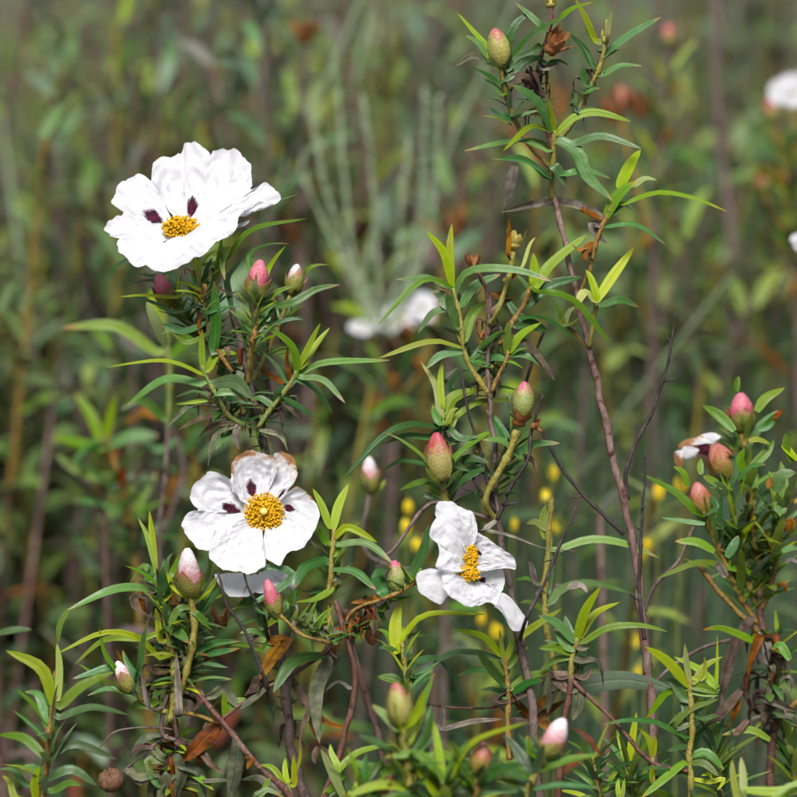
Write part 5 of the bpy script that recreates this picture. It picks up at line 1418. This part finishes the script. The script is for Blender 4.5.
dry_star(s3, (605, 40), 8, .0, YCAL, 5, 52, up=(.1, 1, .1), spread=.3)
fill(upr, [(575, 120), (602, 60)], 7, 22, 36, ['dark', 'mid', 'blue', 'dead'], .008, seed=53)
upc = stem(s3, [(552, 150, .02), (545, 120, .02), (536, 95, .015), (540, 60, .012), (549, 35, .01), (551, -10, .01)], 2.8, 3.0, 'red', name='shoot')
leaves(upc, [(z14((445, 112), (390, 60), (335, 15)), 8, 'blue'), (z14((530, 85), (590, 40), (680, 10)), 10, 'mid'), (z14((445, 205), (400, 230), (340, 250)), 9, 'dark'), (z14((470, 300), (520, 290), (525, 330)), 9, 'grey'), (z14((400, 320), (430, 380), (440, 420)), 12, 'dead'), (z14((350, 340), (400, 350), (470, 440)), 10, 'dead'),
 (z14((480, 280), (530, 270), (570, 290)), 9, 'dark')])
dry_star(s3, (552, 48), 15, -.004, DRYCAL, 9, 54, up=(.5, .6, .3), spread=.8)
dry_star(s3, (530, 85), 11, .005, simple_mat('dry_calyx_dark', (0.06, 0.03, 0.025), (0.12, 0.06, 0.045), 0.6, 300), 8, 55)
dry_star(s3, (551, 4), 10, .01, YCAL, 5, 56, spread=.4)
fill(upc, [(545, 120), (537, 75)], 14, 18, 34, ['dead', 'dead', 'rust', 'gg', 'dark'], .015, seed=57, up=-.1)
rb3 = stem(s3, [(578, 298, .01), (588, 275, .005), (596, 245, .0), (604, 222, .0), (614, 202, .0), (622, 190, .0)], 2.6, 2.4, 'orange', name='shoot')
leaves(rb3, [(z15((350, 292), (390, 220), (452, 168)), 14, 'mid', {'roll': 0}), (z15((400, 185), (435, 115), (467, 66)), 14, 'light', {'roll': 0}), (z15((440, 188), (480, 162), (520, 166)), 9, 'pale'), (z15((402, 248), (520, 208), (640, 225), (757, 272)), 8, 'mid'), (z15((378, 278), (410, 252), (438, 268)), 8, 'blue'),
 (z15((350, 322), (450, 315), (550, 380)), 9, 'blue'), (z15((308, 308), (325, 350), (357, 378)), 13, 'grey', {'fold': .2, 'twist': .2}), (z15((345, 298), (260, 255), (160, 240), (5, 272)), 11, 'grey', {'d': .005}), (z15((50, 120), (35, 190), (10, 290)), 14, 'grey', {'d': .08}),
 (z15((290, 390), (260, 400), (240, 380)), 6, 'rust'), (z15((290, 400), (310, 430), (340, 435)), 6, 'rust'), (z15((300, 380), (280, 420), (290, 440)), 9, 'rust'), (z15((270, 260), (300, 270), (340, 290)), 9, 'rust')])
rb4 = stem(s3, [(589, 348, .01), (592, 330, .008), (595, 312, .005), (597, 302, .0)], 2.8, 2.6, 'yellow', name='shoot')
leaves(rb4, [(z15((325, 562), (378, 480), (443, 393)), 12, 'light', {'roll': 0}), (z15((318, 545), (300, 490), (283, 463)), 9, 'light'), (z15((338, 582), (400, 565), (462, 588)), 9, 'dark'), (z15((312, 565), (280, 540), (250, 592)), 12, 'pale'), (z15((210, 645), (195, 600), (168, 558)), 10, 'light', {'d': .03}),
 (z15((320, 590), (270, 600), (250, 640)), 8, 'mid', {'d': .02}), (z15((215, 640), (240, 590), (270, 600)), 8, 'pale', {'d': .03})])
stem(s3, [(589, 352, .012), (578, 336, .02), (564, 324, .03), (560, 312, .03)], 2.2, 2.2, 'orange', name='twig')

# ---------- low shoots right of centre
s4 = thing('rockrose_shrub', 'low rockrose with fresh green leaf rosettes below and left of the bare stem', 'shrub', ground_below(575, -.01))
z16 = zz(540, 560, 3.985); z17 = zz(600, 640, 4.046); z18 = zz(460, 420, 2.846)
stL = stem(s4, [(556, 812), (560, 760), (566, 715), (570, 692), (572, 675)], 4.0, 3.4, 'red', root=True)
shL = stem(s4, [(571, 685), (572, 662), (575, 648), (578, 638)], 3.4, 2.6, 'yellow', name='shoot')
leaves(shL, [
 (z16((145, 322), (180, 205), (243, 103)), 12, 'light', {'roll': 0}), (z16((160, 312), (220, 215), (318, 168)), 9, 'light', {'roll': .1}), (z16((172, 328), (270, 270), (400, 260), (508, 285)), 9, 'mid'), (z16((130, 310), (108, 260), (100, 222)), 10, 'blue'),
 (z16((130, 322), (70, 255), (-5, 222)), 11, 'blue'), (z16((120, 352), (90, 310), (55, 275)), 15, 'blue'), (z16((115, 370), (60, 350), (-5, 352)), 10, 'mid'), (z16((160, 402), (230, 405), (252, 505)), 10, 'gg'), (z16((150, 508), (300, 478), (420, 490), (545, 522)), 22, 'under', {'roll': -.5, 'd': .02}),
 (z16((115, 390), (60, 400), (0, 440)), 8, 'mid'), (z16((175, 470), (200, 440), (205, 430)), 7, 'dead'), (z16((140, 350), (165, 350), (195, 348)), 8, 'gg'),
 (z16((110, 120), (150, 110), (190, 130)), 12, 'grey', {'d': .03})])
leaves(stL, [(z16((50, 455), (90, 500), (130, 530)), 13, 'dead'), (z16((155, 520), (150, 580), (130, 640)), 16, 'gg', {'fold': .2}), (z16((0, 640), (50, 590), (100, 560)), 12, 'rust', {'d': .02}), (z16((30, 460), (15, 500), (10, 540)), 9, 'dead'), (z16((130, 480), (180, 470), (210, 440)), 8, 'dead'), (z16((80, 470), (40, 560), (30, 610)), 16, 'gg', {'d': .02})])
fill(shL, [(571, 680), (576, 645)], 8, 26, 42, ['dark', 'mid', 'blue', 'gg'], .012, seed=61, up=.1)
stem(s4, [(585, 693, .0), (613, 720, .0), (645, 757, .0), (662, 766, .0), (690, 772, .0)], 2.4, 2.8, 'red', name='branch')
stem(s4, [(572, 680), (578, 686), (586, 694)], 2.6, 2.4, 'red', name='branch')
shY = stem(s4, [(560, 690, .03), (552, 655, .03), (545, 620, .03), (545, 585, .03), (548, 555, .03), (550, 520, .03), (551, 498, .03)], 3.2, 3.4, 'yellow', .03, name='shoot')
leaves(shY, [(z18((255, 370), (252, 300), (258, 222)), 8, 'pale', {'d': .03, 'dd': 0}), (z18((240, 330), (235, 280), (245, 240)), 9, 'light', {'d': .03}), (z18((245, 310), (215, 290), (188, 295)), 8, 'pale', {'d': .03}), (z18((270, 372), (370, 340), (470, 352), (566, 392)), 10, 'mid', {'d': .03}), (z18((255, 525), (290, 480), (375, 462), (505, 497)), 12, 'blue', {'d': .03}),
 (z18((225, 465), (190, 450), (155, 455)), 7, 'mid', {'d': .03}), (z18((245, 500), (260, 400), (250, 370)), 10, 'blue', {'d': .04}), (z18((215, 460), (205, 420), (195, 400)), 8, 'grey', {'d': .03}), (z18((230, 500), (255, 480), (300, 470)), 14, 'grey', {'d': .05}), (z18((235, 540), (200, 520), (170, 520)), 8, 'mid', {'d': .03})])

s5 = thing('rockrose_shrub', 'upright yellow-stemmed rockrose shoot at bottom right with green leaves', 'shrub', ground_below(690, -.01))
shM = stem(s5, [(691, 815), (690, 765), (692, 725), (691, 695), (690, 678)], 3.8, 2.8, 'yellow', name='shoot', root=True)
leaves(shM, [
 (z17((360, 185), (270, 85), (183, 28)), 14, 'light'), (z17((365, 180), (350, 90), (343, 15)), 7, 'pale'), (z17((475, 210), (410, 125), (300, 68)), 10, 'light'), (z17((385, 170), (420, 110), (495, 68)), 9, 'light'), (z17((365, 198), (270, 212), (188, 318)), 11, 'mid'),
 (z17((370, 190), (420, 195), (480, 215)), 10, 'mid'), (z17((345, 240), (300, 175), (260, 165)), 12, 'blue'), (z17((357, 402), (250, 340), (130, 322), (8, 342)), 9, 'dark'), (z17((290, 352), (360, 280), (482, 238)), 11, 'mid'), (z17((370, 300), (420, 320), (470, 300)), 9, 'blue'),
 (z17((365, 472), (430, 455), (502, 525)), 10, 'blue'), (z17((342, 495), (260, 560), (168, 638)), 11, 'mid'), (z17((345, 430), (310, 435), (270, 450)), 9, 'dark'), (z17((360, 560), (270, 515), (160, 522)), 9, 'dark'), (z17((385, 400), (440, 350), (540, 350)), 9, 'dark', {'d': .02}),
 (z17((420, 150), (425, 90), (420, 68)), 6, 'light'), (z17((455, 230), (470, 150), (475, -20)), 6, 'light', {'d': .02}), (z17((365, 500), (420, 500), (480, 550)), 9, 'mid'), (z17((350, 300), (340, 250), (355, 230)), 8, 'dark')])
fill(shM, [(690, 790), (691, 700)], 12, 28, 46, ['dark', 'mid', 'blue', 'mid'], .01, seed=62)
shS = stem(s5, [(660, 812), (654, 785), (653, 770), (653, 757)], 2, 1.8, 'green', name='shoot', root=True)
leaves(shS, [(z17((212, 470), (195, 400), (152, 350)), 7, 'light'), (z17((215, 470), (220, 420), (222, 385)), 7, 'light'), (z17((212, 580), (210, 540), (215, 510)), 7, 'light')])
shT = stem(s5, [(622, 815), (621, 800), (620, 795)], 2, 1.8, 'green', name='shoot', root=True)
leaves(shT, [(z17((80, 650), (72, 600), (75, 560)), 6, 'light'), (z17((88, 650), (95, 600), (100, 560)), 5, 'light'), (z17((500, 560), (490, 590), (470, 610)), 6, 'light')])

# ---------- right-hand shrub, a little behind the focus
dR = .075
s6 = thing('rockrose_shrub', 'bushy rockrose at the right edge with a withered brown-edged flower and pink buds', 'shrub', ground_below(772, dR))
st6 = stem(s6, [(771, 812), (771, 760), (774, 700), (772, 660), (762, 625), (758, 590)], 5.4, 4.2, 'red', dR, root=True)
z19 = zz(640, 370, 5.076); z20 = zz(640, 520, 5.076)
shP = stem(s6, [(760, 600), (757, 560), (752, 520), (748, 480), (745, 450), (743, 428)], 3.2, 4.4, 'orange', dR, name='shoot')
bud(s6, (742, 428), (741, 390), 28, 'pink', dR, .0, .66, seed=13)
shQ = stem(s6, [(755, 605), (742, 560), (736, 520), (732, 495), (727, 475)], 3.0, 4.4, 'yellow', dR, name='shoot')
bud(s6, (727, 476), (714, 440), 30, 'orange', dR, .0, .85, seed=14)
wf = flower_root(s6, (716, 446), (-.6, .5, .6), dR)
FCw = (716, 446); AXw = (-.5, .4, .75)
petal(wf, (714, 444), [(722, 437), (716, 433), (708, 433), (700, 437), (704, 444)], FCw, AXw, dR, .1, seed=41, nu=10, nv=12, crk=1.5)
petal(wf, (706, 444), [(704, 436), (692, 438), (682, 442), (679, 448), (690, 448), (700, 446)], FCw, AXw, dR, .1, seed=42, nu=10, nv=12, wither=(.0, 0, 1), crk=1.6)
petal(wf, (700, 450), [(697, 448), (686, 446), (681, 452), (686, 459), (695, 457)], FCw, AXw, dR, .1, seed=43, nu=10, nv=12, crk=1.5)
petal(wf, (684, 452), [(682, 450), (675, 452), (674, 462), (680, 468), (684, 462)], FCw, AXw, dR, .1, seed=44, nu=10, nv=12, wither=(.0, 0, 1), crk=1.6)
petal(wf, (712, 448), [(706, 443), (698, 446), (697, 453), (706, 455)], FCw, AXw, dR, .1, seed=45, nu=10, nv=12, blotch=(.5, .5, 1.2, 1.2))
shR = stem(s6, [(757, 625), (742, 600), (728, 570), (715, 540), (705, 514)], 3.0, 3.6, 'orange', dR, name='shoot')
bud(s6, (704, 514), (696, 480), 24, 'orange', dR, .0, .9, seed=15)
shU = stem(s6, [(757, 632), (738, 612), (718, 590), (699, 566)], 3.0, 2.6, 'orange', dR - .02, name='branch')
shV = stem(s6, [(762, 610), (775, 570), (782, 530), (786, 495)], 3.2, 3.0, 'orange', dR, name='shoot')
stem(s6, [(772, 735), (785, 715), (797, 700), (812, 690)], 3.4, 3, 'orange', dR, name='branch')
stem(s6, [(768, 725), (757, 712), (748, 700), (742, 685)], 3.2, 2.6, 'red', dR, name='branch')
leaves(shP, [(z19((480, 310), (400, 230), (320, 180)), 12, 'mid'), (z19((590, 210), (640, 140), (735, 90)), 13, 'mid'), (z19((490, 110), (492, 70), (500, 30)), 8, 'mid'), (z19((550, 360), (600, 350), (660, 375)), 10, 'light'), (z19((560, 500), (640, 420), (680, 350)), 11, 'mid'), (z19((600, 300), (650, 280), (690, 220)), 11, 'dark'), (z19((480, 330), (460, 260), (470, 200)), 10, 'dark', {'d': dR + .02}), (z19((660, 250), (700, 230), (730, 200)), 7, 'rust')])
leaves(shQ, [(z19((520, 520), (510, 450), (530, 400)), 10, 'mid'), (z19((500, 560), (560, 500), (640, 480)), 12, 'dark'), (z19((420, 600), (360, 560), (320, 540)), 12, 'mid'), (z19((310, 530), (305, 480), (310, 450)), 8, 'mid'), (z19((440, 640), (400, 590), (350, 590)), 12, 'dark')])
leaves(shR, [(z19((280, 715), (180, 620), (8, 528)), 11, 'mid', {'d': dR - .02}), (z19((330, 780), (220, 765), (110, 750)), 8, 'blue'), (z20((380, 160), (290, 110), (178, 108)), 12, 'mid'), (z20((430, 235), (290, 215), (78, 300)), 8, 'mid', {'d': dR - .02}), (z19((240, 590), (220, 520), (170, 490)), 8, 'mid'), (z19((360, 640), (380, 700), (330, 740)), 10, 'dark'),
 (z20((440, 190), (480, 120), (500, 80)), 11, 'dark'), (z20((440, 290), (400, 230), (380, 240)), 10, 'grey')])
leaves(shV, [(z19((720, 380), (760, 420), (810, 470)), 10, 'light'), (z19((690, 620), (720, 540), (790, 520)), 16, 'blue'), (z19((680, 700), (720, 720), (745, 700)), 14, 'blue'), (z19((650, 600), (670, 560), (690, 530)), 9, 'ochre'), (z20((720, 160), (770, 145), (810, 150)), 8, 'blue'), (z20((740, 215), (770, 205), (800, 220)), 8, 'grey'), (z19((770, 470), (740, 380), (740, 320)), 9, 'mid')])
fill(shP, [(758, 580), (744, 440)], 22, 34, 56, ['dark', 'mid', 'mid', 'light', 'blue'], dR, seed=71, wr=.24)
fill(shQ, [(752, 595), (730, 490)], 16, 42, 66, ['dark', 'mid', 'mid', 'light', 'blue'], dR, seed=72, wr=.2, up=.7)
fill(shR, [(750, 615), (708, 525)], 12, 44, 68, ['dark', 'mid', 'mid', 'light'], dR, seed=73, wr=.2, up=.6)
fill(shV, [(764, 600), (786, 500)], 22, 34, 56, ['dark', 'mid', 'blue', 'light', 'mid', 'ochre'], dR, seed=74, wr=.24)
fill(st6, [(772, 720), (765, 630)], 26, 26, 44, ['dead', 'grey', 'gg', 'dead', 'rust', 'dark', 'mid'], dR - .01, seed=75, up=-.3, wr=.26)
leaves(st6, [([(752, 618), (734, 646), (723, 682), (716, 722)], 13, 'dead', {'d': .05, 'fold': .8, 'twist': 1.2}), ([(760, 636), (751, 660), (744, 695)], 12, 'rust', {'d': .03}), ([(741, 690), (720, 715), (694, 738)], 13, 'dead', {'d': .02}), ([(758, 642), (762, 655), (768, 665)], 11, 'grey', {'d': .05}), ([(768, 700), (784, 706), (800, 712)], 9, 'grey', {'d': .05}),
 ([(790, 660), (780, 645), (772, 650)], 10, 'mid'), ([(740, 700), (735, 712), (732, 725)], 8, 'ochre', {'d': .03}), ([(752, 640), (722, 628), (703, 630)], 9, 'mid', {'d': .04}), ([(770, 740), (750, 730), (722, 735)], 9, 'mid'), ([(748, 720), (735, 735), (728, 725)], 9, 'dead')])
shW = stem(s6, [(775, 690), (779, 665), (778, 640)], 3, 2.6, 'yellow', dR, name='shoot')
fill(shW, [(776, 690), (778, 640)], 10, 26, 40, ['mid', 'light', 'dark'], dR, seed=76)
lw = stem(s6, [(746, 815, -.1), (744, 800, -.1), (743, 790, -.1)], 2.4, 2.4, 'green', -.1, name='shoot', root=True)
leaves(lw, [([(744, 800), (743, 775), (741, 757)], 9, 'pale', {'d': -.1}), ([(738, 800), (733, 775), (732, 760)], 8, 'light', {'d': -.1}), ([(810, 782), (790, 785), (770, 800)], 12, 'light', {'d': -.1})])

# ---------- lower left sprig
dS = .05
s7 = thing('rockrose_sprig', 'single leafy rockrose sprig in the lower left corner beside the round seed capsule', 'sprig', ground_below(46, dS))
z21 = zz(0, 600, 4.045)
sh7 = stem(s7, [(43, 815), (45, 780), (48, 745), (52, 712), (56, 695)], 3.6, 2.8, 'orange', dS, name='shoot', root=True)
leaves(sh7, [(z21((215, 425), (170, 280), (25, 205)), 14, 'light', {'roll': .2}), (z21((232, 410), (240, 270), (230, 175)), 9, 'pale', {'roll': 0}), (z21((242, 432), (330, 350), (465, 290)), 13, 'mid'), (z21((238, 475), (370, 435), (522, 465)), 11, 'blue'), (z21((195, 510), (160, 385), (100, 370)), 13, 'blue'),
 (z21((185, 640), (100, 560), (-5, 545)), 12, 'mid'), (z21((200, 642), (300, 582), (475, 645)), 10, 'blue'), (z21((200, 720), (290, 685), (390, 750)), 12, 'blue'), (z21((150, 810), (140, 740), (160, 670)), 10, 'light'), (z21((-5, 135), (60, 122), (128, 120)), 9, 'blue', {'d': .1}), (z21((100, 745), (50, 690), (-5, 685)), 10, 'blue'),
 (z21((170, 700), (130, 680), (80, 680)), 9, 'blue'), (z21((220, 770), (280, 740), (330, 750)), 9, 'mid'), (z21((60, 800), (40, 740), (10, 710)), 9, 'light')], dS)
fill(sh7, [(45, 795), (52, 715)], 6, 45, 65, ['mid', 'blue', 'dark'], dS, seed=81, wr=.18)

# ---------- blurred sprigs nearest the camera, along the bottom edge
dF = -.14
s8 = thing('rockrose_shrub', 'out of focus rockrose tips along the bottom edge with an orange and a pink-white bud', 'shrub', ground_below(450, dF))
fa = stem(s8, [(412, 830), (408, 770), (404, 740), (402, 722)], 4.0, 4.0, 'yellow', dF, name='shoot', root=True)
bud(s8, (402, 722), (395, 680), 25, 'tip', dF, .0, .95, seed=16)
fb = stem(s8, [(515, 830), (528, 790), (538, 768), (545, 755)], 4.0, 4.2, 'yellow', dF + .03, name='shoot', root=True)
bud(s8, (546, 754), (566, 716), 27, 'white', dF + .03, .0, .5, seed=17)
fc_ = stem(s8, [(470, 830), (476, 795), (478, 772)], 4.0, 4.2, 'orange', dF, name='shoot', root=True)
bud(s8, (478, 772), (485, 740), 21, 'orange', dF, .0, .9, seed=18)
leaves(fa, [([(404, 770), (380, 745), (358, 735)], 12, 'blue'), ([(406, 760), (425, 735), (432, 705)], 14, 'dark'), ([(404, 735), (418, 710), (424, 690)], 10, 'light'), ([(404, 765), (385, 770), (345, 760)], 13, 'mid'), ([(408, 775), (440, 755), (475, 770)], 14, 'mid'), ([(400, 730), (385, 715), (372, 705)], 11, 'mid'), ([(412, 790), (380, 785), (345, 797)], 12, 'light')], dF)
fd = stem(s8, [(448, 830), (446, 800), (443, 780)], 3.6, 3.4, 'green', dF, name='shoot', root=True)
leaves(fd, [([(445, 790), (470, 745), (528, 722)], 11, 'light', {'dd': -.01}), ([(443, 780), (438, 745), (433, 720)], 9, 'light'), ([(446, 790), (420, 770), (395, 775)], 13, 'mid'), ([(446, 795), (480, 785), (520, 790)], 15, 'blue'), ([(445, 785), (455, 760), (470, 740)], 9, 'mid'), ([(440, 800), (400, 795), (370, 810)], 13, 'dark'), ([(444, 780), (420, 755), (385, 757)], 11, 'mid')], dF)
leaves(fb, [([(535, 780), (500, 768), (462, 758)], 13, 'blue'), ([(540, 770), (570, 760), (600, 755)], 11, 'mid'), ([(530, 790), (560, 785), (600, 788)], 11, 'dark'), ([(534, 780), (520, 755), (505, 735)], 12, 'dark'), ([(540, 768), (530, 750), (528, 735)], 9, 'mid'), ([(572, 728), (586, 736), (602, 756)], 7, 'rust', {'d': -.06}), ([(530, 790), (495, 790), (470, 797)], 12, 'dark')], dF + .03)
leaves(fc_, [([(478, 790), (455, 775), (435, 765)], 13, 'mid'), ([(478, 785), (500, 770), (525, 765)], 13, 'dark'), ([(476, 795), (460, 760), (452, 740)], 10, 'mid'), ([(480, 790), (490, 770), (500, 745)], 11, 'blue')], dF)
fill(fa, [(410, 800), (404, 735)], 10, 34, 54, ['mid', 'light', 'blue', 'dark'], dF, seed=91, wr=.22)
fill(fb, [(525, 800), (543, 758)], 8, 34, 54, ['mid', 'blue', 'dark'], dF + .03, seed=92, wr=.22)
fill(fd, [(447, 815), (443, 782)], 10, 38, 60, ['mid', 'light', 'blue'], dF, seed=93, wr=.22)
fill(fc_, [(473, 815), (478, 775)], 8, 34, 50, ['mid', 'dark', 'blue'], dF, seed=94, wr=.22)
fe = stem(s8, [(372, 830), (366, 800), (360, 785)], 3.2, 3, 'green', dF, name='shoot', root=True)
dry_star(s8, (384, 790), 10, dF, DRYCAL, 6, 95)
fill(fe, [(368, 815), (360, 785)], 8, 36, 52, ['mid', 'light', 'blue', 'dark'], dF, seed=95, wr=.2)

# fuller low growth between the right-hand shoots
lowR = stem(s5, [(640, 830, .03), (633, 790, .03), (628, 765, .03)], 2.6, 2.4, 'yellow', .03, name='shoot', root=True)
fill(lowR, [(634, 800), (628, 765)], 12, 40, 62, ['mid', 'dark', 'light', 'blue'], .03, seed=301)
lowR2 = stem(s5, [(722, 830, .02), (720, 785, .02), (716, 750, .02)], 2.6, 2.4, 'yellow', .02, name='shoot', root=True)
fill(lowR2, [(721, 800), (716, 750)], 14, 40, 62, ['mid', 'dark', 'light', 'blue'], .02, seed=302)
lowR3 = stem(s6, [(800, 830), (795, 780), (790, 735)], 3, 2.6, 'yellow', dR, name='shoot', root=True)
fill(lowR3, [(798, 810), (790, 735)], 16, 40, 62, ['mid', 'dark', 'light', 'blue'], dR, seed=303)
lowC = stem(s4, [(602, 830, .02), (598, 790, .02), (592, 755, .02)], 2.6, 2.4, 'yellow', .02, name='shoot', root=True)
fill(lowC, [(600, 805), (592, 755)], 12, 36, 58, ['mid', 'dark', 'light', 'blue'], .02, seed=304)
